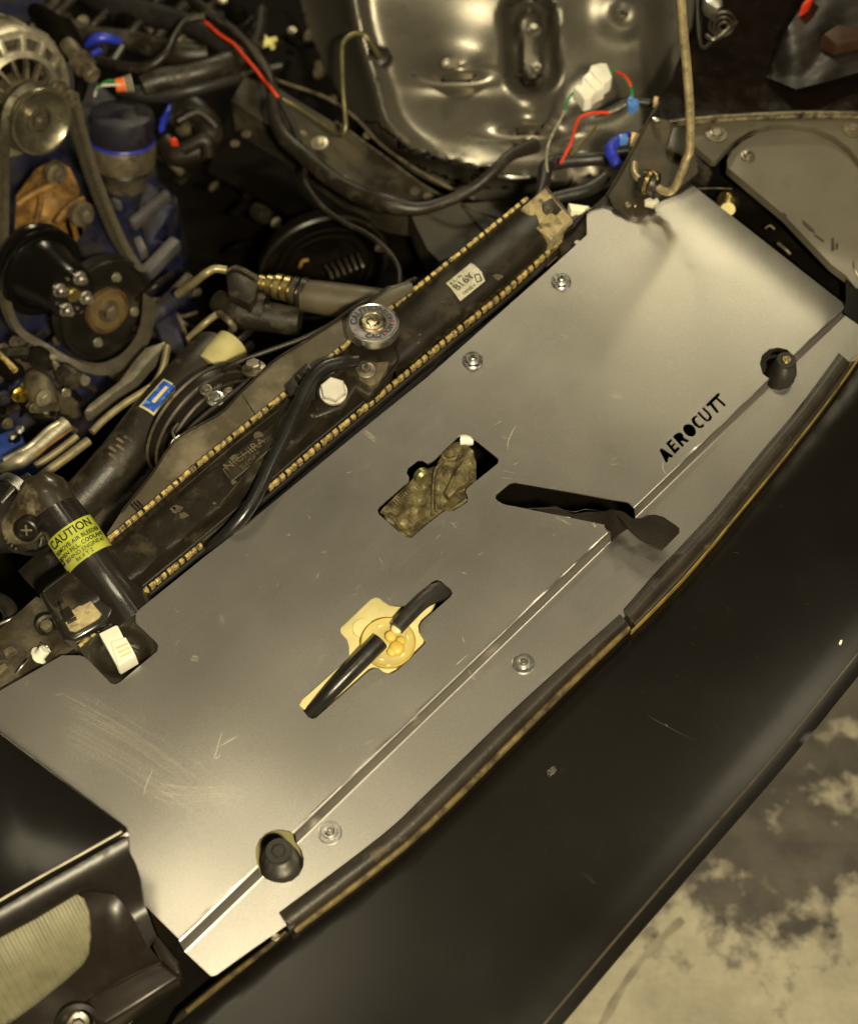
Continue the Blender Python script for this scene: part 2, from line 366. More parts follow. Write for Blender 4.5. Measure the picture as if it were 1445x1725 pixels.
# ------------------------------------------------------------------ ground
def ground_mat():
    m = bpy.data.materials.new('stained_concrete'); m.use_nodes = True; nt = m.node_tree; N = nt.nodes; L = nt.links
    b = N['Principled BSDF']; tc = N.new('ShaderNodeTexCoord')
    def noise(s, d=5, r=.6, dist=0.):
        n = N.new('ShaderNodeTexNoise'); n.inputs['Scale'].default_value = s; n.inputs['Detail'].default_value = d
        n.inputs['Roughness'].default_value = r; n.inputs['Distortion'].default_value = dist
        L.new(tc.outputs['Object'], n.inputs['Vector']); return n.outputs['Fac']
    def mth(op, a, c):
        q = N.new('ShaderNodeMath'); q.operation = op
        for i, v in enumerate((a, c)):
            if isinstance(v, (int, float)): q.inputs[i].default_value = v
            else: L.new(v, q.inputs[i])
        return q.outputs[0]
    def blob(c, r):
        q = N.new('ShaderNodeVectorMath'); q.operation = 'DISTANCE'; L.new(tc.outputs['Object'], q.inputs[0])
        q.inputs[1].default_value = c; return mth('SUBTRACT', r, q.outputs['Value'])
    g = None
    zg = -.75
    for px, py, r in ((1260, 1350, .095), (1340, 1290, .10), (1250, 1430, .085), (1180, 1440, .06), (1330, 1480, .07), (1420, 1250, .07), (1150, 1400, .04), (1290, 1270, .05), (1120, 1500, .04), (1290, 1520, .06), (1445, 1200, .08), (1370, 1390, .09), (1210, 1490, .06)):
        c = P(px, py, zg); v = blob((c.x, c.y, 0), r * .98); g = v if g is None else mth('MAXIMUM', g, v)
    n = noise(12, 6, .64, 0.); s = mth('ADD', g, mth('MULTIPLY', mth('SUBTRACT', n, .5), .5))
    r = N.new('ShaderNodeMapRange'); L.new(s, r.inputs[0]); r.inputs[1].default_value = -.035; r.inputs[2].default_value = .03
    n2 = noise(14, 4, .6); r2 = N.new('ShaderNodeMapRange'); L.new(n2, r2.inputs[0]); r2.inputs[1].default_value = .3; r2.inputs[2].default_value = .6
    r2.inputs[3].default_value = .75
    mx = N.new('ShaderNodeMixRGB'); L.new(mth('MULTIPLY', r.outputs[0], r2.outputs[0]), mx.inputs[0])
    mx.inputs[1].default_value = (.40, .365, .275, 1); mx.inputs[2].default_value = (.055, .048, .042, 1)
    v = N.new('ShaderNodeMixRGB'); v.blend_type = 'MULTIPLY'; v.inputs[0].default_value = 1; L.new(mx.outputs[0], v.inputs[1])
    r3 = N.new('ShaderNodeMapRange'); L.new(noise(7, 8, .72), r3.inputs[0]); r3.inputs[1].default_value = .3; r3.inputs[2].default_value = .7
    r3.inputs[3].default_value = .62; r3.inputs[4].default_value = 1.18; L.new(r3.outputs[0], v.inputs[2])
    bp = N.new('ShaderNodeBump'); bp.inputs['Strength'].default_value = .5; bp.inputs['Distance'].default_value = .004; L.new(noise(120, 6), bp.inputs['Height']); L.new(bp.outputs[0], b.inputs['Normal'])
    L.new(v.outputs[0], b.inputs['Base Color']); b.inputs['Roughness'].default_value = .7
    return m
g = box((0, 0, -.80), 6, 6, .1)
obj('ground', g, ground_mat(), kind='structure', org=(0, 0, -.75))
ASPH = mat('dark_tar_strip', (.26, .23, .17), .8, 0, var=.35, vs=25, bump=.5)
CONCD = mat('darker_concrete', (.40, .35, .25), .75, 0, var=.25, vs=12, bump=.3)
def ribbon(pts, wpx, z, th=.006):
    pl = spl(pts, 5); L_, R_ = [], []
    for i, p in enumerate(pl):
        a = pl[max(i - 1, 0)]; b = pl[min(i + 1, len(pl) - 1)]; dx, dy = b[0] - a[0], b[1] - a[1]; d = math.hypot(dx, dy)
        wv = wpx * (1 + .25 * math.sin(i * 1.7) + .15 * math.sin(i * .6))
        L_.append((p[0] - dy / d * wv, p[1] + dx / d * wv)); R_.append((p[0] + dy / d * wv, p[1] - dx / d * wv))
    return sheet(L_ + R_[::-1], z, th)
obj('tar_joint', join(ribbon([(1150, 1548), (1095, 1600), (1050, 1660), (1005, 1740), (960, 1790)], 6, -.748, .003)), ASPH,
    label='dark tar filled joint line running across the pale concrete', cat='floor joint')
# ------------------------------------------------------------------ dark pan under everything in the bay
obj('engine_bay_floor', sheet([(-250, -250), (1180, -300), (1240, 250), (1440, 470), (1420, 560), (980, 1010), (520, 1400), (330, 1600), (120, 1820), (-300, 1500)], -.50, .01), DARK, kind='structure')
# ================================================================== cooling panel
b1 = lambda x: 1582 + (x - 302) * (518 - 1582) / (1420 - 302)
b2 = lambda x: 1606 + (x - 314) * (534 - 1606) / (1420 - 314)
DROP = .0095
def bend(t, k=.30):                        # flat, tight curve, straight slope, tight curve, flat
    s_ = 1 / (1 - k)
    if t < k: return s_ * t * t / (2 * k)
    if t > 1 - k: return 1 - s_ * (1 - t) ** 2 / (2 * k)
    return s_ * (t - k / 2)
_rl = math.hypot(260, 204)
def eR(x, y): return max(0, -((x - 1157) * 204 - (y - 305) * 260) / _rl)
def zplate(x, y):
    t = (y - b1(x)) / (b2(x) - b1(x))       # 0 on the upper bend, 1 on the lower
    base = -DROP * bend(t) if 0 < t < 1 else (0 if t <= 0 else -DROP)
    if t < 0:                                # the sheet is slightly sprung: long soft waves
        base += .0009 * math.sin((x - y) * .006 + 1) * math.sin((x + y) * .0045) + .00035 * math.sin(x * .019 + y * .011) + .00022 * math.sin(x * .011 - y * .024 + 2) - .0048 * max(0, 1 - eR(x, y) / 62) ** 2 + .0010 * sm((x - 950) / 200) * math.sin(eR(x, y) * .022) * math.exp(-eR(x, y) / 160)
    return base
plate = [(988, 352), (988, 396), (966, 416), (921, 457), (719, 636), (592, 738), (441, 862), (393, 901), (345, 938), (237, 1025), (229, 1034), (229, 1048), (234, 1054),
         (263, 1081), (267, 1088), (265, 1097), (203, 1149), (195, 1153), (187, 1151), (150, 1113), (143, 1107), (135, 1104), (105, 1104), (0, 1164), (-60, 1195), (-90, 1220),
         (250, 1530), (302, 1582), (304, 1590), (310, 1600), (314, 1606), (350, 1639), (356, 1644), (364, 1643), (425, 1599), (481, 1560), (490, 1553), (560, 1502), (700, 1385), (955, 1130), (1050, 1040),
         (1130, 955), (1225, 850), (1305, 755), (1375, 660), (1425, 612), (1450, 590), (1452, 552), (1417, 528), (1421, 517), (1417, 509), (1157, 305), (1110, 328), (1016, 344)]
lh = [(774, 733), (784, 732), (792, 735), (837, 771), (840, 775), (838, 781), (786, 823), (784, 829), (788, 837), (787, 846), (764, 861), (756, 861), (750, 860), (720, 883), (693, 906),
      (683, 905), (660, 886), (638, 866), (636, 859), (640, 853), (688, 811), (689, 804), (685, 797), (687, 789), (703, 777), (711, 776), (720, 781), (728, 778)]
sl = [(834, 838), (836, 833), (858, 815), (866, 813), (1054, 845), (1060, 848), (1068, 857), (1070, 873), (1032, 911), (1031, 897), (1026, 889), (1018, 884), (866, 853), (847, 850), (837, 845)]
yh = [(504, 1188), (509, 1178), (588, 1107), (588, 1090), (585, 1078), (574, 1066), (574, 1058), (624, 1010), (632, 1006.5), (640, 1008), (647, 1014), (656, 1020), (681, 1021), (728, 980), (735, 976.6),
      (743, 979), (760, 994), (762, 1000), (758, 1006), (712, 1046), (707, 1055), (708, 1066), (717, 1080), (715, 1086), (669, 1130), (657, 1136), (648, 1134), (640, 1127), (630, 1126), (622, 1130), (533, 1209), (526, 1211), (519, 1208)]
h1 = [(434, 1458), (431, 1445), (431, 1430), (437, 1414), (449, 1403), (463, 1398), (476, 1397.5), (489, 1401), (498, 1407), (500, 1420), (508, 1432), (512, 1446), (511, 1460), (504, 1474), (492, 1484), (477, 1488), (461, 1486), (447, 1480), (440, 1472)]
h2 = [(1295, 638), (1284, 630), (1279, 613), (1283, 598), (1295, 588), (1310, 585.5), (1325, 589), (1335, 598), (1334, 608), (1331, 618), (1338, 629), (1337, 643), (1328, 653), (1312, 657.5), (1298, 655), (1291, 648)]
def zl(pts): return [(1095 + x / 10.32, 650 + y / 10.32) for x, y in pts]
LET = [zl(q) for q in (
    [(155, 1115), (190, 1075), (400, 1215), (370, 1250), (325, 1235), (303, 1275), (315, 1300), (270, 1340)],
    [(265, 995), (350, 915), (388, 950), (335, 1000), (365, 1030), (412, 985), (440, 1010), (392, 1060), (425, 1097), (480, 1048), (515, 1088), (425, 1185)],
    [(385, 880), (440, 825), (490, 800), (535, 808), (570, 850), (572, 895), (600, 915), (675, 942), (640, 988), (560, 955), (530, 965), (585, 1030), (550, 1065)],
    [(680 + 128 * math.cos(t) * .70 - 97 * math.sin(t) * .714, 768 + 128 * math.cos(t) * .714 + 97 * math.sin(t) * .70) for t in [k * math.pi / 9 for k in range(18)]],
    [(825, 527), (790, 507), (750, 525), (715, 570), (722, 630), (770, 695), (830, 733), (885, 735), (925, 712), (942, 690), (905, 652), (872, 682), (835, 675), (795, 635), (772, 590), (782, 560), (800, 553)],
    [(808, 468), (840, 440), (950, 555), (985, 577), (1015, 562), (1018, 530), (1000, 495), (890, 390), (917, 362), (1030, 468), (1070, 535), (1055, 595), (1000, 622), (935, 600)],
    [(958, 325), (1175, 113), (1215, 150), (1170, 198), (1312, 330), (1280, 360), (1140, 232), (1076, 292), (1190, 450), (1152, 475), (1035, 335), (992, 362)])]
alines = [[(305, b1(305)), (840, b1(840)), (1030, b1(1030) )]]
lines = []
for t in (-.22, -.06, 0, .07, .15, .22, .30, .70, .78, .85, .93, 1, 1.06, 1.22):
    lines.append([(x, b1(x) + t * (b2(x) - b1(x))) for x in range(290, 1440, 12)])
T = thing('cooling_panel', P(600, 1000, -.01), 'large brushed aluminium radiator cover panel lettered AEROCUTT, with a folded step along its front', 'metal panel')
obj('panel_sheet', sheet(plate, zplate, .0018, [lh, sl, yh, h1, h2] + LET, 26, lines), ALU, T, ang=25)
# fine scratches in the sheet
sc = []
rs = random.Random(3)
def scratch(pts, wpx=.35, z=.00012):
    q = spl(pts, 3) if len(pts) > 2 else pts
    V, Fc = [], []
    for i, p in enumerate(q):
        a = q[max(i - 1, 0)]; b = q[min(i + 1, len(q) - 1)]; dx, dy = b[0] - a[0], b[1] - a[1]; d = math.hypot(dx, dy) or 1
        wv = wpx * (.35 if i in (0, len(q) - 1) else 1)
        for s in (1, -1):
            x, y = p[0] - dy / d * wv * s, p[1] + dx / d * wv * s; V.append(P(x, y, zplate(x, y) + z))
    for i in range(len(q) - 1): Fc.append((2 * i, 2 * i + 1, 2 * i + 3, 2 * i + 2))
    return V, Fc
fixed = [[(375, 1230), (368, 1255), (362, 1278), (372, 1272)], [(372, 1257), (388, 1247), (402, 1240)], [(376, 1250), (404, 1238)], [(258, 1296), (248, 1318), (242, 1340)], [(139, 1182), (144, 1194)],
         [(131, 1280), (147, 1281)], [(1117, 778), (1116, 789), (1122, 800)], [(997, 882), (1003, 888), (1000, 880)], [(1127, 822), (1128, 823)], [(247, 1336), (256, 1352)], [(371, 1354), (395, 1340)], [(950, 744), (965, 732)],
         [(868, 718), (856, 742), (855, 757)], [(843, 735), (854, 739)], [(1120, 1220), (1124, 1223)], [(960, 478), (985, 495)], [(962, 483), (976, 490)], [(599, 992), (607, 985)], [(768, 1120), (783, 1107), (788, 1104)], [(790, 1130), (800, 1146)], [(935, 872), (962, 884)], [(938, 870), (955, 880)], [(846, 793), (866, 797)], [(846, 805), (860, 806)]]
for f_ in fixed: sc.append(scratch(f_))
fullholes = [lh, sl, yh, h1, h2] + LET
for i in range(130):
    while True:
        x, y = rs.uniform(20, 1400), rs.uniform(360, 1600); a = np.array([(x, y)])
        if inside(plate, a)[0] and abs(y - b1(x)) > 30 and not any(inside(h, a)[0] for h in fullholes): break
    t = rs.gauss(-.6, .7); l = rs.uniform(3, 15); c = rs.uniform(-2, 2)
    sc.append(scratch([(x, y), (x + l * .5 * math.cos(t) + c, y + l * .5 * math.sin(t)), (x + l * math.cos(t), y + l * math.sin(t))], rs.uniform(.10, .22)))
for cx_, cy_, L_, t_ in ((375, 1045, 9, 1.1), (1127, 616, 7, -.7), (228, 1092, 8, .4), (625, 735, 16, .7), (1040, 665, 12, .2), (1160, 450, 14, .5), (330, 1110, 8, .3), (700, 1215, 10, -.6), (500, 1500, 9, -.7), (1000, 500, 9, .5), (930, 1300, 9, -.7)):
    for i in range(7):
        x, y = cx_ + rs.uniform(-4, 4), cy_ + rs.uniform(-5, 5); l = L_ * rs.uniform(.5, 1)
        sc.append(scratch([(x - l * math.cos(t_), y - l * math.sin(t_)), (x, y), (x + l * math.cos(t_), y + l * math.sin(t_))], .09))
for i in range(38):                         # wiped arcs on the left
    x, y = 90 + rs.uniform(0, 60), 1160 + i * 2.6 + rs.uniform(-3, 3); L_ = rs.uniform(120, 300)
    sc.append(scratch([(x, y), (x + L_ * .3, y + L_ * .16), (x + L_ * .6, y + L_ * .33), (x + L_, y + L_ * .62)], rs.uniform(.04, .085)))
for i in range(16):
    x, y = 250 + rs.uniform(0, 20), 1316 + i * 2 + rs.uniform(-2, 2); L_ = rs.uniform(90, 160)
    sc.append(scratch([(x, y), (x + L_ * .4, y + 8 + i * .4), (x + L_ * .8, y + 6), (x + L_, y + 14)], .09))
obj('scratches', join(*sc), SCR, T, kind='stuff', flat=True)
# rims of the two bends, burnished edge of the letter A
# ------------------------------------------------------------------ the four button head screws
WASH = mat('zinc_washer', (.62, .62, .62), .25, 1, var=.15, vs=90)
def screw(px, py, label, zz=0):
    c = P(px, py, zplate(px, py) + .0002)
    t = thing('panel_screw', c, label, 'screw', 'screws holding the aluminium panel down')
    k = .001 * 1.0
    obj('washer', lathe(c, Z, [(.0113, 0), (.0113, .0014), (.0108, .0018), (.0048, .0018)], 36), WASH, t)
    obj('spacer_washer', lathe(c, Z, [(.0070, .0018), (.0070, .0028), (.0066, .0031)], 28), STEEL, t)
    o = obj('button_head', join(ring(c, Z, [(.0052, .0031), (.0052, .0044), (.0045, .0062), (.0033, .0072), (.0026, .0072), (.0026, .0048), (.0001, .0046), (.0001, .0031)], 24),
        ), STEEL, t)
    obj('hex_socket', ring(c, Z, [(.0027, .0050), (.0027, .0073), (.0021, .0073), (.0021, .0050)], 6), INK, t)
    return t
s0 = screw(945, 474, 'silver washer and screw nearest the top right end of the radiator')
for px, py, lb in ((796, 607, 'silver washer and screw on the panel to the right of the radiator cap'), (881, 1118, 'silver washer and screw on the front strip below the black lever'), (556, 1403, 'silver washer and screw beside the lower black rubber bump stop')):
    copy_thing(s0, P(px, py, zplate(px, py) + .0002), lb)
# ------------------------------------------------------------------ bump stops
def bump(px, py, rb, h, label, k=1, zb=-.02):
    c = P(px, py, zb); m = mpp(px, py)
    t = thing('bump_stop', c, label, 'rubber stop', 'black rubber bonnet bump stops')
    R_ = rb * m
    obj('rubber_cone', lathe(c, Z, [(R_ * 1.02, 0), (R_, .004), (R_ * .97, .010), (R_ * .66, h * .92), (R_ * .64, h), (R_ * .60, h + .001), (R_ * .35, h + .001), (R_ * .34, h), (R_ * .05, h)], 36), RUBBER, t)
    obj('center_plug', lathe(c, Z, [(R_ * .31, h - .001), (R_ * .31, h + .0012), (R_ * .27, h + .002), (R_ * .1, h + .002)], 24), YZINC if k else RUBBER, t)
    if k: obj('plug_screw', lathe(c, Z, [(R_ * .14, h + .001), (R_ * .13, h + .0035), (R_ * .05, h + .004)], 16), STEELD, t)
bump(475, 1459, 35.5, .041, 'black rubber cone stop in the round hole near the lower left of the panel', 0, -.022)
bump(1314, 639, 26, .036, 'black rubber stop with a brass centre in the keyhole near the panel\'s right end', 1, -.024)
obj('locking_ring', ring(P(1306, 617, -.035), Z, [(.020, 0), (.020, .006), (.012, .006), (.012, 0)], 32), RUBBER, label='black rubber ring seen inside the keyhole under the right bump stop', cat='rubber ring')
CREAMP = mat('olive_primer_panel', (.20, .185, .075), .5, 0, var=.15, vs=30)
obj('support_bracket', prism([(405, 1390), (540, 1370), (560, 1450), (470, 1500), (410, 1480)], -.03, -.034), CREAMP, label='olive painted bracket visible in the lower round hole behind the rubber stop', cat='bracket')
# ------------------------------------------------------------------ hood latch in its hole
LATCH = mat('greasy_olive_steel', (.15, .125, .055), .42, .5, var=.45, vs=90, col2=(.05, .035, .018), amt=.5, ds=70, bump=.8, bs=260)
T = thing('bonnet_latch', P(735, 850, -.06), 'greasy olive brown bonnet latch mechanism showing through the upper stepped hole', 'latch')
def zlat(x, y): return -.008 + .0022 * math.sin(x * .16 + y * .05) + .001 * math.sin(y * .31)
lt = [(643, 858), (690, 812), (700, 800), (708, 790), (722, 789), (735, 784), (742, 770), (746, 758), (757, 748), (772, 744), (788, 750), (799, 762), (802, 785), (802, 815), (786, 826), (788, 845), (760, 862), (722, 884), (694, 908), (680, 905)]
obj('latch_plate', sheet(lt, zlat, .012, (), 5), LATCH, T, ang=60)
obj('rib', join(ptube([(741, 790, -.004), (735, 810, -.003), (734, 835, -.003), (735, 862, -.004)], 2.0), ptube([(751, 775, -.005), (739, 784, -.003), (732, 796, -.002), (729, 830, -.002), (728, 868, -.004)], 2.2)), LATCH, T)
for i in range(9):
    x, y = 664 + i * 3.2, 852 - i * 3.6
    obj('spring_coil', ptube([(x - 4.5, y - 2.5, -.006), (x, y, -.0022), (x + 5, y + 4, -.006)], 1.25, 8, 3), CASTD, T)
obj('latch_rod', lathe(P(708, 799, -.006), axis_for(708, 799, .7, .7, 50), [(.009, 0), (.009, .006), (.006, .009)], 20), OLIVE, T)
obj('pivot_bolt', hexbolt(P(757, 766, -.006), Z, .006, .005, 1.5), LATCH, T)
obj('corner_pin', lathe(P(786, 741, -.010), (P(1, 0) - P(0, 0)).normalized(), [(.0062, -.007), (.0062, .005), (.0052, .007)], 18), WHITEP, T)
for q_ in ([(642, 862, -.004), (660, 872, -.003), (676, 890, -.003), (692, 902, -.004)], [(760, 858, -.004), (774, 850, -.003), (785, 842, -.004)]): obj('lower_flange', ptube(q_, 3.1), LATCH, T)
obj('slotted_arm', prism([(762, 800), (780, 775), (792, 790), (790, 812), (770, 824), (757, 838), (748, 830)], .0, -.012, .002), LATCH, T)
obj('latch_edge', prism([(646, 865), (660, 862), (668, 872), (664, 884), (652, 878)], -.003, -.014, .001), CASTD, T)
# ------------------------------------------------------------------ release lever
T = thing('release_lever', P(1060, 870, -.01), 'flat black safety release lever lying through the long slot, paddle end on the front strip', 'lever')
pad = [(1040, 868), (1052, 866), (1066, 873), (1080, 872), (1090, 867), (1103, 866), (1117, 870), (1138, 884), (1144, 889), (1144, 896), (1122, 918), (1114, 925), (1106, 923), (1078, 908), (1058, 890)]
def zpad(x, y): return .006 + .008 * sm((x - 1040) / 60)
obj('paddle', prism(pad, .0125, .0095, .001), mat('lever_black', (.012, .0095, .006), .45, 0, var=.3, vs=60, bump=.5, bs=500, spec=.15), T)
arm = [(900, 858), (935, 852), (965, 866), (990, 862), (1010, 863), (1030, 858), (1050, 862), (1066, 874), (1062, 884), (1040, 900), (1030, 912), (1028, 896), (1015, 886), (940, 868)]
obj('arm', sheet(arm, lambda x, y: -.006 + .014 * sm((x - 990) / 60), .004, (), 8), MC['lever_black'], T)
obj('arm_edge', ptube([(880, 857, -.008), (930, 856, -.005), (965, 862, -.004), (985, 858, -.003), (1003, 860, -.002), (1020, 864, 0)], .5), SATIN, T)
obj('slot_trim', ptube([(835, 842, -.003), (850, 851, -.0022), (900, 862, -.002), (960, 872, -.002)], 1.2), STEELD, label='thin metal lip showing along the lower edge of the lever slot', cat='metal trim')
# ------------------------------------------------------------------ yellow valve with two hoses
T = thing('vacuum_valve', P(655, 1080, -.04), 'cream and yellow round plastic valve seated in the lower cross shaped hole', 'valve')
cr = [(560, 1055), (630, 995), (665, 1010), (720, 1000), (735, 1010), (722, 1040), (730, 1085), (665, 1145), (620, 1140), (570, 1175), (525, 1205), (500, 1185), (575, 1105), (572, 1085)]
obj('bracket_plate', prism(cr, -.013, -.018, .0015), CREAM, T)
c0 = P(654, 1083, -.004); mm = mpp(654, 1083)
obj('boss', lathe(P(612, 1060, -.0135), Z, [(19 * mm, 0), (18 * mm, .003), (6 * mm, .0035)], 28), CREAM, T)
obj('disc', join(lathe(c0, Z, [(42 * mm, -.012), (43 * mm, -.004), (46 * mm, -.002), (46 * mm, 0), (44 * mm, .0012), (41 * mm, .0005), (20 * mm, .0008), (10 * mm, .003), (2 * mm, .003)], 48)), AMBER, T)
obj('disc_rim', ring(c0, Z, [(45.5 * mm, .0), (46.8 * mm, .0012), (45.5 * mm, .0026), (43.8 * mm, .0012)], 48), YELLOWP, T)
for a in (20, 62, 115, 205, 250, 318):
    t = math.radians(a); q = c0 + Vector((math.cos(t), math.sin(t), 0)) * 33 * mm
    tg = Vector((-math.sin(t), math.cos(t), 0))
    obj('web_slot', tube([q - tg * 5 * mm + Z * .001, q + Z * .0018 + Vector((math.cos(t), math.sin(t), 0)) * 1.2 * mm, q + tg * 5 * mm + Z * .001], [1.6 * mm, 2.6 * mm, 1.6 * mm], 8, 4), CREAM, T)
for px, py, r, z, m_ in ((658, 1070, 9, .006, YELLOWP), (668, 1057, 9, .007, CREAM), (668, 1089, 12, .003, YELLOWP), (675, 1078, 8, .002, YELLOWP), (660, 1096, 8, .002, YELLOWP)):
    c = P(px, py, z); rr = r * mm
    obj('nozzle', lathe(c - Z * rr * .7, Z, [(rr * 1.1, 0), (rr * 1.1, rr * .35), (rr * .95, rr * .6), (rr * .6, rr * .78), (rr * .1, rr * .82)], 18), m_, T)
obj('left_hose', ptube([(516, 1209, -.022), (551, 1172, -.006), (581, 1141, .001), (612, 1109, .005), (641, 1080, .007)], [13, 13, 14, 15, 15.5], 20), HOSE, label='glossy black hose running down left from the yellow valve', cat='hose')
obj('right_hose', ptube([(668, 1058, .006), (690, 1034, .006), (712, 1012, .003), (735, 998, -.006), (757, 990, -.03)], [13, 13.5, 14.5, 17, 20], 20), RUBBER, label='matt black hose rising right from the yellow valve into the slot', cat='hose')
# ------------------------------------------------------------------ things under the panel (seen through its holes)
obj('radiator_support', sheet([(120, 1200), (1010, 380), (1400, 540), (1400, 640), (1040, 1010), (560, 1430), (350, 1600), (280, 1520)], -.13, .004), DARK, label='dark radiator support crossmember under the aluminium panel', cat='crossmember')
# ================================================================== front bumper, seals
SE = [(200, 1800), (250, 1760), (296, 1725), (351, 1682), (420, 1627), (486, 1575), (600, 1492), (717, 1397), (850, 1270), (971, 1146), (1061, 1063), (1152, 973), (1247, 860), (1330, 757), (1404, 663), (1445, 603), (1500, 515)]
OUT = [(830, 1860), (935, 1740), (1060, 1592), (1190, 1442), (1325, 1286), (1440, 1145), (1540, 1020)]
SE = spl(SE, 3); OUT = spl(OUT, 5)
dS, dO = dline(SE), dline(OUT)
def zb(x, y):
    a, b = dS(x, y), dO(x, y); t = a / (a + b + 1e-6)
    return -.012 - .004 * t - .004 * t ** 3 - .006 * max(0, (t - .80) / .2) ** 2 - .004 * (1 - sm(a / 14))
bump_out = SE + OUT[::-1]
LIP = [(x - 17, y - 17) for x, y in OUT]
T = thing('front_bumper', P(900, 1400, -.2), 'long glossy black painted front bumper cover curving across the lower right', 'bumper')
obj('bumper_skin', sheet(bump_out, zb, .004, (), 22, [LIP] + [[(x - d_, y - d_) for x, y in OUT[1:-1]] for d_ in (8, 27, 38, 50)]), BUMPER, T, ang=50)
obj('lower_lip', ptube([(x, y, zb(x, y) + .0005) for x, y in LIP], 2.6, 8, 1), mat('lip_brown_black', (.05, .04, .025), .35, 0, var=.3, coat=.3), T)
chips = []
for (x, y, l, a) in ((1308, 0, 0, 0),): pass
PAINTC = mat('white_paint_chip', (.7, .66, .55), .5)
def decal(pl, zf, m, name, par=None, lift=.0006, **k):
    return obj(name, sheet(pl, lambda x, y: zf(x, y) + lift, .0004), m, par, **k)
decal([(1412, 1084), (1415, 1078), (1418, 1078), (1417, 1084), (1414, 1087)], zb, PAINTC, 'paint_chip', T)
sc = []
def scr2(pts, w=.35):
    q = pts; V, Fc = [], []
    for i, p in enumerate(q):
        a = q[max(i - 1, 0)]; b = q[min(i + 1, len(q) - 1)]; dx, dy = b[0] - a[0], b[1] - a[1]; d = math.hypot(dx, dy) or 1
        for s in (1, -1):
            x, y = p[0] - dy / d * w * s, p[1] + dx / d * w * s; V.append(P(x, y, zb(x, y) + .0009))
    for i in range(len(q) - 1): Fc.append((2 * i, 2 * i + 1, 2 * i + 3, 2 * i + 2))
    return V, Fc
for i in range(5): sc.append(scr2([(977 + i * 4, 1468 + i * 1.5), (988 + i * 3.2, 1478 + i * 1.5), (998 + i * 1.5, 1488 + i * .6)], .1))
for i in range(3): sc.append(scr2([(1090 + i * 6, 1205 + i * 4), (1120 + i * 7, 1222 + i * 4), (1160 + i * 4, 1243 + i * 2)], .15))
for i in range(60):
    x, y = rs.uniform(820, 1400), rs.uniform(800, 1500)
    if not inside(bump_out, np.array([(x, y)]))[0]: continue
    l = rs.uniform(2, 9); t = rs.uniform(0, 1.4); sc.append(scr2([(x, y), (x + l * math.cos(t), y + l * math.sin(t))], rs.uniform(.12, .22)))
obj('bumper_scratches', join(*sc), mat('dull_scratch', (.035, .028, .018), .6), T, kind='stuff', flat=True)
# seal strips
SEAL = mat('dusty_rubber_seal', (.022, .018, .013), .45, 0, var=.4, vs=30, col2=(.10, .075, .03), amt=.10, ds=40, bump=.3, bs=200)
TAN = mat('tan_dust_edge', (.12, .085, .026), .6, 0, var=.4, vs=70, col2=(.03, .02, .008), amt=.45, ds=50, bump=.4)
def band(a, b, z0, h, m, name, par=None, prof=5, **k):
    """strip between two px polylines with a rounded crest, heights z0..z0+h"""
    A, B = spl(a, 6), spl(b, 6); n = min(len(A), len(B)); V, Fc = [], []
    A = [A[int(i * (len(A) - 1) / (n - 1))] for i in range(n)]; B = [B[int(i * (len(B) - 1) / (n - 1))] for i in range(n)]
    mrow = prof + 1
    for p, q in zip(A, B):
        for j in range(mrow):
            t = j / prof; x, y = p[0] + (q[0] - p[0]) * t, p[1] + (q[1] - p[1]) * t
            V.append(P(x, y, z0 + h * math.sin(math.pi * (.12 + .76 * t))))
    N_ = len(V); V += [v - Z * .008 for v in V]
    for i in range(n - 1):
        for j in range(prof):
            a_, b_, c_, d_ = i * mrow + j, i * mrow + j + 1, (i + 1) * mrow + j + 1, (i + 1) * mrow + j
            Fc += [(a_, b_, c_, d_), (d_ + N_, c_ + N_, b_ + N_, a_ + N_)]
        for j, s in ((0, 1), (prof, -1)):
            a_, b_ = i * mrow + j, (i + 1) * mrow + j; Fc.append((a_, b_, b_ + N_, a_ + N_)[::s])
    for i in (0, n - 1):
        for j in range(prof): a_, b_ = i * mrow + j, i * mrow + j + 1; Fc.append((a_, b_, b_ + N_, a_ + N_))
    return obj(name, (V, Fc), m, par, ang=60, **k)
T = thing('lower_seal', P(760, 1300, -.01), 'dark rubber seal strip with a dusty edge between the panel and bumper, lower length', 'rubber seal')
band([(470, 1537), (640, 1409), (720, 1335), (860, 1200), (950, 1118), (1044, 1034)], [(492, 1563), (655, 1438), (742, 1360), (880, 1222), (966, 1136), (1058, 1052)], -.010, .009, SEAL, 'rubber_strip', T, 7)
band([(493, 1562), (655, 1437), (742, 1359), (880, 1221), (967, 1135), (1056, 1050)], [(499, 1572), (662, 1447), (749, 1369), (888, 1230), (976, 1143), (1062, 1060)], -.014, .004, TAN, 'dusty_lip', T, 3)
T = thing('upper_seal', P(1250, 830, -.01), 'dark rubber seal strip with a yellowed outer edge along the bumper, upper length', 'rubber seal')
band([(1050, 1026), (1110, 958), (1196, 866), (1278, 765), (1345, 685), (1412, 594)], [(1064, 1048), (1130, 976), (1218, 880), (1302, 775), (1372, 688), (1430, 610)], -.010, .008, SEAL, 'rubber_strip', T, 7)
band([(1064, 1047), (1131, 975), (1219, 879), (1303, 774), (1373, 687), (1431, 609)], [(1072, 1056), (1143, 981), (1231, 884), (1316, 780), (1389, 689), (1444, 607)], -.013, .003, SEAL, 'flat_lip', T, 3)
band([(1062, 1062), (1150, 972), (1243, 862), (1325, 762), (1398, 668), (1446, 600)], [(1064, 1063.5), (1152, 974), (1245.5, 863.5), (1327.5, 763), (1400.5, 668.5), (1448.5, 600.5)], -.008, .003, mat('yellow_edge', (.30, .21, .045), .5, var=.5, vs=40, col2=(.08, .05, .02), amt=.3, ds=25), 'yellowed_edge', T, 3)
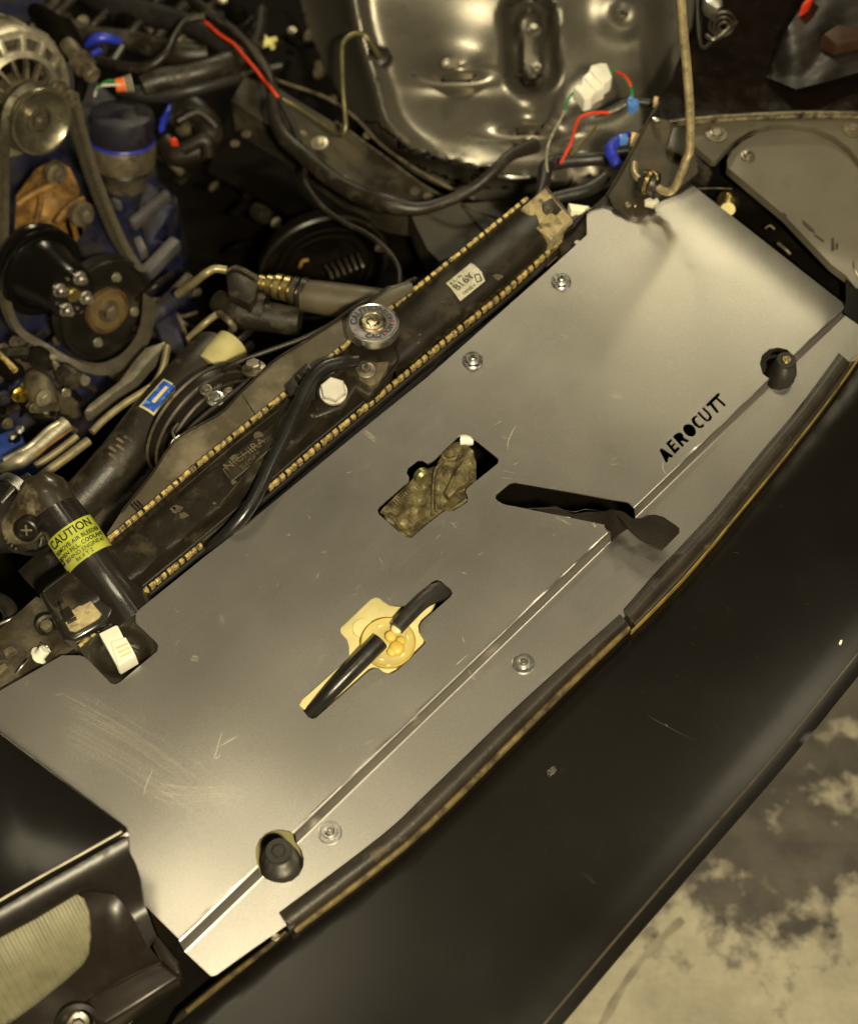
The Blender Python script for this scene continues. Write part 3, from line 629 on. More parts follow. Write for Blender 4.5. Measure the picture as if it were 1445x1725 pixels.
obj('seal_end_clip', prism([(482, 1556), (492, 1549), (498, 1560), (487, 1567)], -.004, -.02, .001), RUBBER, label='small black end clip at the lower left tip of the seal', cat='clip')
T = thing('bumper_flange', P(400, 1640, -.03), 'grimy black bumper mounting flange in the gap at the panel tip', 'flange')
band([(300, 1705), (360, 1655), (430, 1602), (490, 1560)], [(285, 1735), (345, 1684), (424, 1624), (492, 1572)], -.026, .008, TANK, 'flange_strip', T)
band([(312, 1700), (366, 1655), (430, 1606), (480, 1566)], [(316, 1706), (370, 1660), (434, 1611), (482, 1570)], -.016, .003, TAN, 'rust_line', T, 2)
obj('flange_screw', hexbolt(P(464, 1578, -.014), Z, .0028, .002, 1.4), STEELD, T)
# ================================================================== pop-up headlight, lower left
T = thing('popup_headlight', P(110, 1500, -.05), 'raised black headlight pod with flat lid and ribbed lens at lower left', 'headlight')
ZL = .105
lid = [(-80, 1165), (-20, 1214), (60, 1275), (203, 1383), (213, 1391), (214, 1399), (206, 1404), (60, 1486), (-80, 1567)]
obj('lid', prism(lid, ZL, ZL - .012, .0035, 3), GLOSSBLK, T)
obj('lid_edge_highlight', ptube([(-60, 1552, ZL + .0002), (60, 1482, ZL + .0002), (130, 1443, ZL + .0002), (205, 1401, ZL + .0002)], 1.9, 10), mat('edge_highlight', (.55, .50, .38), .4, .7, var=.2), T)  # pale bead draws the highlight along the lid's front edge
HB = mat('headlight_bezel', (.014, .0105, .008), .34, 0, var=.25, vs=15, spec=.3)
skirt = [(-80, 1565), (60, 1486), (206, 1404), (214, 1398), (217, 1432), (228, 1452), (236, 1478), (242, 1520), (255, 1556), (262, 1572), (246, 1592), (225, 1545), (190, 1500), (150, 1494), (132, 1500), (60, 1545), (-80, 1620)]
def zsk(x, y):
    top = 1404 + (206 - x) * .562
    return ZL - .012 - .055 * sm((y - top) / 170)
obj('front_skirt', sheet(skirt, zsk, .012, (), 14), SATIN, T, ang=50)
lens = [(-80, 1620), (0, 1574), (60, 1540), (110, 1511), (128, 1506), (142, 1514), (150, 1535), (152, 1575), (148, 1605), (138, 1622), (110, 1648), (60, 1688), (0, 1732), (-80, 1790)]
def zlens(x, y):
    t = (y - (1574 - x * .62)) / 150
    return ZL - .03 - .050 * t + .008 * math.sin(math.pi * min(1, max(0, t)))  
obj('lens', sheet(lens, zlens, .006, (), 7), LENS, T, ang=70)
bez = [(-80, 1625), (0, 1568), (130, 1500), (148, 1494), (190, 1498), (228, 1545), (248, 1590), (270, 1618), (200, 1650), (145, 1686), (70, 1760), (-80, 1850)]
obj('bezel', sheet(bez, lambda x, y: ZL - .055 - .06 * sm((y - 1500) / 220) - .012 * sm((x - 190) / 60), .01, [ [(x + (3 if x > 0 else 0), y + 2) for x, y in lens] ] if 0 else (), 14), HB, T, ang=60)
obj('bezel_bar', prism([(142, 1690), (150, 1678), (266, 1618), (274, 1620), (302, 1642), (300, 1650), (180, 1726), (160, 1722)], -.008, -.04, .004, 3), HB, T)
obj('bezel_arm', prism([(262, 1576), (268, 1578), (300, 1618), (304, 1640), (296, 1640), (272, 1618), (258, 1592)], -.004, -.04, .002), HB, T)
obj('pivot_arm', prism([(170, 1500), (176, 1498), (232, 1540), (232, 1553), (222, 1552)], .036, .02, .002), SATIN, T)
c = P(132, 1722, -.02); a = axis_for(132, 1722, .0, .6, 22)
obj('ring_cup', ring(c, a, [(.021, -.01), (.021, .010), (.017, .012), (.014, .004), (.014, -.01)], 32), SATIN, T)
obj('adjuster_screw', join(hexbolt(c, a, .006, .008, 1.7)), STEELD, T)
obj('lid_scuff', join(sheet([(117, 1455), (133, 1447), (137, 1452), (120, 1461)], lambda x, y: zsk(x, y) + .001, .0005), sheet([(72, 1482), (92, 1472), (94, 1477), (76, 1487)], lambda x, y: zsk(x, y) + .001, .0005)), mat('scuff_grey', (.09, .08, .055), .6), T)
obj('wing_gap', sheet([(250, 1530), (300, 1580), (312, 1608), (356, 1646), (364, 1650), (345, 1690), (290, 1740), (180, 1760), (300, 1650), (268, 1580)], -.055, .004), DARK, label='black inner wing edge in the gap beside the headlight', cat='body panel')
# ================================================================== recess bracket + white connector at the left notch
T = thing('recess_tray', P(205, 1105, -.03), 'black moulded tray showing in the notch of the panel beside the radiator', 'tray')
def ztray(x, y):
    d = math.hypot((x - 205) / 60, (y - 1100) / 50); return -.032 + .022 * sm((d - .45) / .5)
obj('tray_shell', sheet([(130, 1090), (225, 1010), (285, 1095), (195, 1170)], ztray, .003, (), 7), mat('tray_black', (.03, .026, .018), .3, 0, var=.3, vs=40, coat=.2), T, ang=60)
obj('tray_nub', lathe(P(222, 1119, -.02), Z, [(.003, 0), (.003, .006), (.001, .008)], 12), WHITEP, T)
T = thing('white_connector', P(198, 1085, -.01), 'chunky white plastic connector standing in the notch left of the panel', 'connector')
obj('connector_body', prism([(167, 1067), (195, 1053), (199, 1054), (211, 1078), (203, 1120), (197, 1121)], .010, -.008, .0012), WHITEP, T)
obj('connector_latch', prism([(187, 1081), (212, 1073), (222, 1090), (229, 1104), (199, 1122)], .013, -.006, .001), WHITEP, T)
for i in range(3):
    obj('ridge', bar(P(196 + i * 4, 1093 + i * 7, .0135), P(216 + i * 3, 1084 + i * 7, .0135), .0015, .0022, .0004), CREAM, T)
# ================================================================== radiator
UPS = [(186, 904), (256, 847), (340, 775), (453, 684), (529, 621), (582, 580), (654, 521), (782, 419), (889, 332)]
LOS = [(137, 1085), (200, 1030), (256, 984), (340, 915), (466, 809), (511, 770), (558, 731), (616, 683), (719, 598), (765, 559), (847, 493), (906, 439), (949, 399)]
T = thing('radiator', P(560, 720, -.2), 'long dusty black radiator tank with crimped yellow tabs running diagonally beside the panel', 'radiator')
RAD = T
dU, dL = dline(UPS), dline(LOS)
tk = [(176, 925)] + UPS[1:-1] + [(882, 339), (904, 364), (922, 410)] + LOS[:-2][::-1] + [(112, 1072), (73, 1001), (119, 960)]
def ztk(x, y):
    a, b = dU(x, y), dL(x, y); t = a / (a + b + 1e-6)
    h = .030 * math.sqrt(max(0, 1 - (2 * t - 1) ** 2))
    q = sm((x - 600) / 120)                  # rounder barrel to the right, flatter ridge to the left
    h2 = .020 * sm(t / .22) * sm((1 - t) / .3)
    return -.018 + h * q + h2 * (1 - q)
obj('tank', sheet(tk, ztk, .03, (), 11), TANK, T, ang=40)
# crimp tabs along both seams
def walk(pl, step):
    out = []; carry = 0
    for (x0, y0), (x1, y1) in zip(pl, pl[1:]):
        d = math.dist((x0, y0), (x1, y1)); s = carry
        while s < d: out.append((x0 + (x1 - x0) * s / d, y0 + (y1 - y0) * s / d, (x1 - x0) / d, (y1 - y0) / d)); s += step
        carry = s - d
    return out
def tabs(pl, off, z, wpx, skip=()):
    k = 0
    for x, y, ux, uy in walk(pl, 13.0):
        if any(a <= x <= b for a, b in skip): continue
        nx, ny = -uy, ux                      # towards the front
        cx, cy = x + nx * off, y + ny * off; j = rs.uniform(-.4, .4)
        for (s0, s1, dz, m_) in ((-4.3, 4.0, .0006, BRASSY), (4.4, 8.3, -.0004, [BRASSY, CASTD, TANK][k % 3])):
            a, b = (cx + ux * s0, cy + uy * s0), (cx + ux * s1, cy + uy * s1)
            wv = wpx * (1 + rs.uniform(-.12, .12)) * (1 if s0 < 0 else .8)
            g_ = prism([(a[0] - nx * wv, a[1] - ny * wv), (b[0] - nx * wv, b[1] - ny * wv), (b[0] + nx * wv, b[1] + ny * wv), (a[0] + nx * wv, a[1] + ny * wv)], z + dz + j * .0004, z - .006, .0003, 1)
            obj('crimp_tab' if s0 < 0 else 'crimp_gap', g_, m_, T)
        k += 1
tabs(UPS, 0, -.008, 3.0, skip=((592, 655),))
tabs(LOS, 0, -.009, 2.9, skip=((342, 452),))
for nm, pl, off in (('upper_gutter', UPS, 6), ('lower_gutter', LOS, -7)):
    q = [(x + off * .65, y + off * .76, -.013) for x, y in pl]; obj(nm, ptube(q, 2.6, 8, 3), RUBBER, T)
# header flange under the seams
obj('header_rail', join(ptube([(x + 7, y + 9, -.020) for x, y in LOS], 5, 8, 3), ptube([(x + 16, y + 20, -.05) for x, y in LOS], 11, 8, 3)), SATIN, T)
# right end cap
obj('right_end_cap', prism([(878, 348), (918, 314), (965, 368), (926, 405)], .010, -.04, .004), DUST, T)
obj('end_cap_recess', prism([(912, 342), (930, 332), (946, 352), (930, 368), (914, 356)], .0115, .0, .001), TANK, T)
obj('end_cap_button', lathe(P(923, 355, .0115), Z, [(.0058, 0), (.0058, .003), (.003, .0045)], 18), CASTD, T)
obj('end_cap_edge', ptube([(919, 314, .010), (941, 340, .0105), (964, 368, .010)], 1.3, 8), STEEL, T)
obj('end_cap_ledge', prism([(903, 384), (926, 356), (938, 364), (950, 380), (928, 404)], .0125, .0, .001), DUST, T)
# sticker
q = [(752, 476), (760, 462), (775, 451), (793, 443), (806, 452), (817, 469), (800, 482), (783, 492), (774, 506), (765, 492)]
st = [(751, 477), (793, 443), (800, 447), (811, 458), (817, 473), (775, 507), (768, 497), (760, 486)]
obj('sticker', sheet(st, lambda x, y: ztk(x, y) + .0012, .0008, (), 6), LABEL, T, label='pale worn oblong sticker with a small square logo box')
ud = (P(793, 443) - P(751, 477)).normalized(); vd = Vector((-ud.y, ud.x, 0))
def ontank(px, py, ud=ud, lift=.0018):
    o = P(px, py, ztk(px, py)); v_ = Vector((-ud.y, ud.x, 0))
    def f(x, y, z):
        p = o + ud * x + v_ * y
        d = p - CPOS; kx = 722.5 + FPX * d.dot(RT) / d.dot(FW); ky = 862.5 - FPX * d.dot(UPV) / d.dot(FW)
        return Vector((p.x, p.y, ztk(kx, ky) + lift + z))
    return f
obj('sticker_lettering', join(textgeo('816Y', .014, ontank(781, 476)), textgeo('B 6 - N', .006, ontank(768, 473)), textgeo('DENSE 4', .005, ontank(790, 489))), INK, T)
obj('sticker_box', join(*[bar(ontank(804 + dx0, 471 + dy0)(0, 0, 0), ontank(804 + dx1, 471 + dy1)(0, 0, 0), .001, .0008, 0) for dx0, dy0, dx1, dy1 in ((-5, -6, 3, -8), (3, -8, 7, 3), (7, 3, -1, 6), (-1, 6, -5, -6))]), INK, T)
# embossed plate
un = (P(452, 740) - P(382, 792)).normalized()
fr = [(376, 791), (455, 734), (464, 750), (390, 811)]
obj('maker_plate', sheet(fr, lambda x, y: ztk(x, y) + .0012, .002, (), 8), mat('maker_plate_plastic', (.022, .018, .011), .45, 0, var=.3, vs=60, bump=.3, spec=.3), T)
obj('maker_frame', tube([P(x, y, ztk(x, y) + .0022) for x, y in fr + fr[:1]], .0007, 6, 1), CASTD, T)
obj('maker_lettering', join(textgeo('NICHIRA', .0135, ontank(413, 767, un, .0022), .0008), textgeo('B4C4.7', .0095, ontank(424, 779, un, .0022), .0008)), CASTD, T)
obj('tank_ridge', join(ptube([(300, 830, .004), (400, 745, .006), (470, 690, .006), (484, 672, .006)], 2.2, 8), ptube([(470, 700, .004), (455, 735, .006), (420, 790, .006), (370, 850, .005)], 2, 8)), TANK, T)
dp = []
for i in range(16):
    t = rs.random(); x = 200 + t * 640; y = 930 - (x - 176) * .79 + rs.uniform(0, 70)
    if not inside(tk, np.array([(x, y)]))[0]: continue
    r_ = rs.uniform(2, 9); dp.append(sheet([(x + r_ * (1 + .3 * math.sin(k * 2.3 + i)) * math.cos(k * .7), y + r_ * .6 * (1 + .3 * math.cos(k * 1.7 + i)) * math.sin(k * .7)) for k in range(9)], lambda a, b: ztk(a, b) + .0005, .0004))
obj('dust_patch', join(*dp), mat('dust_film', (.07, .055, .03), .7, var=.4, vs=60), T, kind='stuff')
# neck boss and cap
obj('neck_boss', prism([(596, 560), (640, 585), (668, 588), (674, 606), (660, 625), (640, 652), (622, 668), (600, 655), (575, 690), (530, 705), (515, 690), (545, 640), (575, 610), (585, 590)], .004, -.02, .006, 3), TANK, T)
cc = P(628, 572, .0); m0 = mpp(628, 572)
ca = axis_for(628, 560, 0, -1, 42)
obj('filler_neck', lathe(cc, ca, [(26 * m0, -.02), (26 * m0, .006), (36 * m0, .009), (36 * m0, .012), (33 * m0, .014)], 32), TANK, T)
CAPG = mat('cap_grey_face', (.13, .125, .14), .42, .3, var=.2, vs=80)
cap = obj('radiator_cap', lathe(cc, ca, [(40 * m0, .014), (44 * m0, .016), (44 * m0, .026), (43 * m0, .028), (41 * m0, .0285), (39.5 * m0, .0275), (8 * m0, .0275)], 48), STEEL, T, label='round silver pressure cap with a grey face and a printed hand')
obj('cap_face', lathe(cc, ca, [(39.5 * m0, .0272), (39.5 * m0, .0282), (25 * m0, .0284), (22 * m0, .0272), (2 * m0, .0272)], 48), CAPG, cap)
obj('cap_centre', lathe(cc, ca, [(24 * m0, .0270), (23 * m0, .0292), (20 * m0, .0302), (17 * m0, .0290), (2 * m0, .0288)], 36), mat('cap_gold', (.66, .56, .36), .3, 1, var=.2, vs=60), cap)
x_, y_, z_ = frame(ca); rr_ = ca
ui = (RT - ca * RT.dot(ca)).normalized(); vi = ca.cross(ui)
cph = (Vector((U.x, U.y, 0)) - ca * U.dot(ca)).normalized(); cpv = ca.cross(cph)
hand = [(-10, 3), (-4, 9), (2, 5), (9, 5), (12, 4), (12, 2), (7, 1), (11, -2), (10, -4), (5, -2), (8, -5), (6, -7), (2, -4), (4, -8), (2, -9), (-1, -5), (-1, -9), (-4, -9), (-5, -5), (-8, -2)]
hp = [cc + ca * .0298 + (ui * x + vi * y) * m0 * 1.05 for x, y in hand]
obj('hand_symbol', tube(hp + hp[:1], .00055, 6, 1), INK, cap)
def oncap(rad, a0, s=1):
    def f(x, y, z):
        a = a0 - s * x / rad; r = rad + s * y
        return cc + ca * (.0288 + z) + (cph * math.cos(a) + cpv * math.sin(a)) * r
    return f
obj('cap_lettering', join(textgeo('CAUTION', .011, oncap(31 * m0, math.radians(75)), bold=.0002), textgeo('CAUTION HOT', .0085, oncap(31 * m0, math.radians(-75), -1), bold=.0001)), INK, cap)
for a in (-50, -95, 165):
    t = math.radians(a); c_ = cc + ca * .0287 + (cph * math.cos(t) + cpv * math.sin(t)) * 33 * m0
    obj('red_arrow', lathe(c_, ca, [(.0018, 0), (.0017, .0005)], 3), RED, cap)
obj('bracket', prism([(598, 616), (612, 606), (636, 610), (655, 608), (650, 625), (636, 646), (622, 650), (606, 640)], .010, .0, .001), CASTD, T)
obj('bracket_wire', ptube([(668, 585, .02), (672, 606, .014), (655, 632, .008), (628, 660, .004), (612, 655, .006)], 1.6, 8), TANK, T)
obj('bracket_bolt', hexbolt(P(617, 624, .011), Z, .0060, .007, 1.75), STEELD, T)
obj('cross_mark', join(bar(P(613, 612, .0195), P(621, 619, .0195), .0008, .0006, 0), bar(P(620, 611, .0195), P(614, 620, .0195), .0008, .0006, 0)), INK, T)
# white hex plug
hc = P(562, 662, .010); ha = axis_for(562, 657, -.1, -1, 24)
obj('bleed_plug', join(lathe(hc, ha, [(.0135, .004), (.0145, .005), (.0145, .011), (.0130, .0125)], 6, phase=.2), lathe(hc, ha, [(.0150, 0), (.0150, .004)], 24)), mat('plug_nickel', (.78, .75, .66), .38, .55, var=.06), T, label='large pale hexagonal bleed plug')
obj('plug_boss', lathe(P(560, 668, -.006), ha, [(.019, 0), (.018, .010), (.0155, .0135)], 28), TANK, T)
obj('moulded_lug', ptube([(527, 676, .004), (534, 688, .006), (536, 694, .003)], 3.4, 8), TANK, T)
# clip and overflow hose
T2 = thing('hose_clip', P(512, 640, -.01), 'small square black clip gripping the upper radiator seam', 'clip')
obj('clip_body', prism([(481, 648), (497, 634), (524, 652), (508, 668), (492, 664)], .003, -.02, .002), RUBBER, T2)
obj('clip_frame', prism([(496, 633), (520, 612), (532, 626), (510, 648)], .006, -.012, .001), SATIN, T2)
for i in range(3): obj('clip_rib', bar(P(501 + i * 9, 632 - i * 7, .0068), P(513 + i * 8, 643 - i * 7, .0068), .0011, .0012, .0002), CASTD, T2)
obj('overflow_hose', ptube([(600, 608, .010), (572, 612, .018), (545, 620, .022), (522, 644, .023), (502, 685, .022), (480, 735, .020), (455, 785, .018), (432, 835, .012), (405, 875, .004), (370, 912, -.012), (330, 945, -.04)], [12, 12.5, 12.5, 12.5, 12, 12, 12, 12, 12, 12, 12], 18, 8), HOSE, label='shiny black overflow hose curving from the cap down across the radiator tank', cat='hose')
# ------------------------------------------------------------------ left outlet pipe with caution sticker
T3_ = thing('outlet_pipe', P(150, 950, -.02), 'thick glossy black coolant outlet pipe with a lime caution sticker', 'pipe')
pp0, pp1 = P(84, 845, .02), P(226, 1046, -.030)
pa = (pp1 - pp0).normalized(); pr = 42 * mpp(140, 930)
GLOSSP = mat('gloss_black_pipe', (.014, .012, .010), .2, 0, var=.15, vs=20, spec=1, coat=1, bump=.05, bs=200)
obj('pipe_body', tube([pp0, pp0.lerp(pp1, .3), pp0.lerp(pp1, .62), pp0.lerp(pp1, .85), pp1], [pr * .96, pr, pr, pr * 1.12, pr * 1.18], 40, 6), GLOSSP, T3_)
o0 = P(134, 921, 0); s0_ = (o0 - pp0).dot(pa)
pc = pp0 + pa * s0_
vw = (CPOS - pc); vw = (vw - pa * vw.dot(pa)).normalized(); sd = pa.cross(vw)
def onpipe(a0=0., r=None, s_=0.):
    r = r or pr
    def f(x, y, z):                         # x round the pipe, y back along it
        a = a0 + x / r; return pc + pa * (s_ - y) + (vw * math.cos(a) + sd * math.sin(a)) * (r + z)
    return f
# is +x to image right?
sgn = 1 if sd.dot(RT) > 0 else -1
def strip(f, x0, x1, y0, y1, z, n=24):
    V, Fc = [], []
    for zz in (z, z - .0008):
        for yy in (y0, y1):
            for i in range(n + 1): V.append(f(sgn * (x0 + (x1 - x0) * i / n), yy, zz))
    m_ = n + 1
    for i in range(n):
        Fc.append((i, i + 1, m_ + i + 1, m_ + i)); Fc.append((2 * m_ + i, 3 * m_ + i, 3 * m_ + i + 1, 2 * m_ + i + 1))
        Fc.append((i, i + 1, 2 * m_ + i + 1, 2 * m_ + i)); Fc.append((m_ + i, m_ + i + 1, 3 * m_ + i + 1, 3 * m_ + i))
    return V, Fc
fl = onpipe(0, pr + .0006)
lw = pr * 1.35; lhh = .0195
lab = obj('caution_sticker', strip(fl, -lw, lw, -lhh, lhh, .0006), GREENY, T3_, label='lime yellow caution sticker with black lettering')
def ft(cx, cy):
    f = onpipe(0, pr + .0016); return lambda x, y, z: f(sgn * (x + cx), y + cy, z)
obj('caution_lettering', join(textgeo('CAUTION', .0125, ft(-.002, .0120), bold=.0002), textgeo('REMOVE AIR BLEEDER', .0060, ft(.0, .0025), bold=.0001, sp=1.05), textgeo('WHEN FILL. COOLANT', .0060, ft(.0, -.0040), bold=.0001, sp=1.05),
    textgeo('BEHIND ENGINE-67', .0060, ft(.002, -.0100)), textgeo('B6 4 Y 2', .0060, ft(-.002, -.0155)), textgeo('\u2302', .010, ft(-.031, -.007), bold=.0006)), INK, lab)
obj('elbow', tube([pp0 + pa * .01, pp0 - pa * .008, P(62, 858, .012), P(40, 880, .0), P(10, 890, -.02)], [pr * .98, pr * 1.0, pr * .98, pr * .92, pr * .85], 32, 6), mat('elbow_grimy', (.03, .024, .015), .3, 0, var=.3, vs=30, col2=(.24, .20, .12), amt=.32, ds=14, coat=.3), T3_)
ec = P(45, 893, .030); ea = axis_for(45, 893, -.4, .5, 30)
obj('elbow_plug', join(ring(ec, ea, [(.0125, -.012), (.0125, .002), (.0105, .003), (.0105, -.012)], 28), lathe(ec, ea, [(.0105, -.012), (.0104, -.001), (.002, -.001)], 24)), SATIN, T3_)
obj('plug_slots', join(bar(ec + ea * .0 - RT * .006, ec + RT * .006, .0022, .002, .0003, ea), bar(ec - ea.cross(RT) * .006, ec + ea.cross(RT) * .006, .0022, .002, .0003, ea)), CASTD, T3_)
for i in range(11):                         # knurled seam round the elbow
    a = 2.1 + i * .17; x, y = 52 + 48 * math.cos(a), 880 + 50 * math.sin(a)
    obj('seam_tooth', bar(P(x, y, .004), P(x + 3.5 * math.cos(a), y + 3.5 * math.sin(a), .001), .0026, .002, .0004), CASTD, T3_)
obj('seam_flange', ring(P(48, 886, -.006), ea, [(.033, -.004), (.034, 0), (.033, .003), (.029, .003), (.029, -.004)], 40), SATIN, T3_)
# flange foot with dusty window
fo = [(73, 1000), (78, 992), (118, 962), (126, 964), (170, 1030), (178, 1042), (124, 1072), (112, 1068)]
obj('pipe_foot', prism([(66, 1000), (76, 986), (122, 952), (200, 1010), (182, 1046), (128, 1078), (108, 1076)], .000, -.03, .004, 3), GLOSSP, T3_)
obj('dusty_recess', prism([(82, 1002), (118, 974), (126, 982), (172, 1034), (166, 1042), (128, 1064), (118, 1062)], .0015, -.004, .001), DUST, T3_)
obj('foot_rim', tube([P(x, y, .002) for x, y in [(74, 1002), (80, 992), (118, 963)]] + [P(x, y, .002) for x, y in [(74, 1002), (94, 1034), (116, 1066), (126, 1070), (150, 1058), (172, 1042)]][::1], .0018, 8, 1) if 0 else ptube([(118, 963, .001), (82, 990, .002), (75, 1002, .002), (94, 1034, .002), (116, 1065, .002), (126, 1070, .002), (150, 1058, .002), (174, 1040, .001)], 2.6, 10, 5), GLOSSP, T3_)
for pl in ([(90, 1018), (104, 1008), (108, 1014), (95, 1024)], [(100, 1030), (116, 1020), (126, 1036), (110, 1048)], [(96, 1010), (99, 1008), (112, 1044), (107, 1046)], [(112, 1046), (128, 1038), (130, 1043), (115, 1051)]):
    obj('recess_mark', prism(pl, .003, .0, .0005, 1), SATIN, T3_)
# hose clamp and black hose leaving left
T4 = thing('left_hose_clamp', P(20, 840, .0), 'shiny steel hose clamp with black screw housing at the left end', 'hose clamp')
ca2 = (P(70, 850) - P(20, 890)).normalized(); cl = P(14, 862, -.004)
ring_ax = axis_for(14, 862, -.85, .5, 66)
obj('clamp_band', ring(P(34, 862, -.008), ring_ax, [(.042, -.007), (.0435, -.006), (.0435, .006), (.042, .007), (.041, 0)], 48), STEEL, T4)
obj('screw_housing', box(P(42, 812, .026), .018, .010, .012, (U, F, Z), .002), SATIN, T4)
obj('housing_ribs', join(*[bar(P(32 + i * 4.5, 816 - i * 3, .032), P(40 + i * 4.5, 826 - i * 3, .032), .0012, .0012, .0002) for i in range(5)]), STEELD, T4)
obj('clamp_tongue', prism([(22, 812), (28, 806), (42, 798), (44, 802), (30, 820), (4, 848), (0, 844)], .026, .020, .001), STEEL, T4)
obj('left_hose', ptube([(40, 875, -.006), (5, 872, -.02), (-40, 880, -.04), (-120, 900, -.08)], [58, 60, 60, 60], 32), RUBBER, label='fat black coolant hose leaving the left edge under the steel clamp', cat='hose')
# corner hardware at far left
T5 = thing('radiator_bracket', P(50, 1080, -.05), 'greasy black radiator corner bracket at the left edge', 'bracket')
obj('bracket_plate', sheet([(-60, 1090), (0, 1060), (45, 1020), (62, 1005), (78, 1012), (112, 1076), (130, 1090), (60, 1130), (0, 1160), (-60, 1190)], lambda x, y: -.022 + .003 * math.sin(x * .06 + y * .03), .012, (), 8), mat('oily_black', (.03, .024, .013), .38, 0, var=.4, vs=40, bump=.4, bs=120, col2=(.07, .056, .03), amt=.35, ds=30), T5, ang=60)
obj('oval_socket', join(ring(P(78, 1052, -.014), axis_for(78, 1052, .5, .6, 25), [(.0105, -.006), (.0115, .003), (.0085, .004), (.0075, -.006)], 24)), SATIN, T5)
obj('socket_core', lathe(P(78, 1052, -.014), Z, [(.007, -.006), (.0065, .0), (.002, .001)], 6), CASTD, T5)
obj('bracket_rivet', join(lathe(P(63, 1110, -.02), axis_for(63, 1110, .5, -.6, 60), [(.006, 0), (.006, .013), (.005, .014)], 16), lathe(P(68, 1106, -.022), axis_for(63, 1110, .5, -.6, 60), [(.011, 0), (.011, .002)], 20)), WHITEP, T5)
obj('bracket_strap', join(ptube([(28, 1135, -.012), (38, 1122, -.008), (48, 1112, -.010)], 1.8, 8), ptube([(70, 1085, -.008), (80, 1090, -.006), (86, 1098, -.009)], 1.5, 8)), STEEL, T5)
obj('bracket_pad', join(prism([(4, 1095), (20, 1086), (28, 1094), (10, 1106)], -.010, -.02, .001), prism([(-10, 1125), (8, 1116), (14, 1124), (0, 1136)], -.010, -.02, .001)), CASTD, T5)
obj('radiator_fan_hose', ptube([(-60, 1020, -.08), (-10, 1010, -.06), (18, 1030, -.05), (10, 1070, -.05), (-40, 1100, -.06)], [14, 14, 14, 14, 14], 16), RUBBER, label='curled black hose at the left edge above the corner bracket', cat='hose')
obj('spring_clamp', ptube([(-10, 1056, -.030), (12, 1046, -.026), (30, 1040, -.026), (36, 1048, -.03)], 3.4, 10), STEEL, label='bright spring clamp at the left edge below the curled hose', cat='hose clamp')
# ================================================================== fan shroud and things along it
T = thing('fan_shroud', P(480, 640, -.02), 'grey brown plastic fan shroud plate behind the radiator seam', 'shroud')
so = [(180, 900), (205, 862), (255, 800), (300, 738), (370, 697), (407, 660), (463, 607), (532, 564), (590, 526), (657, 482), (690, 474), (694, 484), (662, 512), (582, 578), (529, 619), (453, 682), (340, 772), (256, 845), (190, 902)]
obj('shroud_plate', sheet(so, lambda x, y: -.017 + .0012 * math.sin(x * .05), .006, (), 14), SHROUD, T)
obj('shroud_seam', ptube([(408, 664, -.0155), (425, 690, -.0155), (432, 700, -.0155)], .9, 6), TANK, T)
obj('shroud_lip', ptube([(205, 862, -.016), (255, 800, -.016), (300, 738, -.016), (370, 697, -.016), (407, 660, -.016), (463, 607, -.016), (532, 564, -.016), (657, 482, -.016)], 2.4, 8), TANK, T)
obj('shroud_tab', prism([(608, 520), (655, 488), (694, 476), (697, 488), (640, 522), (620, 530)], -.004, -.02, .001), SHROUD, T)
for i in range(3): obj('shroud_rib', bar(P(222 + i * 5, 850 - i * 3, -.010), P(233 + i * 5, 861 - i * 3, -.010), .002, .003, .0004), TANK, T)
T = thing('fan_motor', P(345, 690, -.08), 'round black electric fan motor with shiny rim bands behind the shroud', 'fan motor')
fa = F
fc = P(362, 672, -.035) - Z * .082 - F * .045
obj('motor_body', lathe(fc, fa, [(.075, 0), (.077, .01), (.074, .02), (.069, .022), (.069, .034), (.060, .038), (.03, .045), (.002, .045)], 56), SATIN, T)
for k, h in enumerate((.004, .016, .030)): obj('rim_band', ring(fc, fa, [(.0775 - k * .003, h - .002), (.080 - k * .003, h), (.0775 - k * .003, h + .002)], 56), STEELD, T)
for px, py, r in ((363, 672, .007), (347, 657, .005), (352, 668, .004), (384, 660, .004)):
    obj('motor_nut', hexbolt(P(px, py, -.030), Z, r, r, 1.5), STEEL if r > .006 else STEELD, T)
obj('fan_shroud_screw', hexbolt(P(428, 622, -.02), axis_for(428, 622, -.2, -1, 50), .009, .010, 1.5), STEELD, label='dull hex bolt on the lug beside the fan motor', cat='bolt')
obj('wire_clip', ptube([(300, 714, -.02), (291, 727, -.012), (296, 738, -.010), (304, 733, -.014), (292, 742, -.016), (288, 751, -.018)], 2.0, 8), STEEL, label='small bent silver wire clip at the left end of the shroud', cat='wire clip')
obj('motor_lead', ptube([(285, 790, -.05), (300, 750, -.03), (330, 712, -.03), (395, 660, -.03), (430, 630, -.03)], 4, 8), RUBBER, label='thin black lead along the fan motor', cat='cable')
obj('vent_pipe', ptube([(378, 626, -.05), (384, 618, -.042), (410, 606, -.035), (455, 590, -.03), (510, 570, -.028), (555, 548, -.028), (600, 517, -.028), (640, 497, -.035), (700, 470, -.05)], 4.3, 12), HOSED, label='thin grey brown pipe running along the top edge of the shroud', cat='pipe')
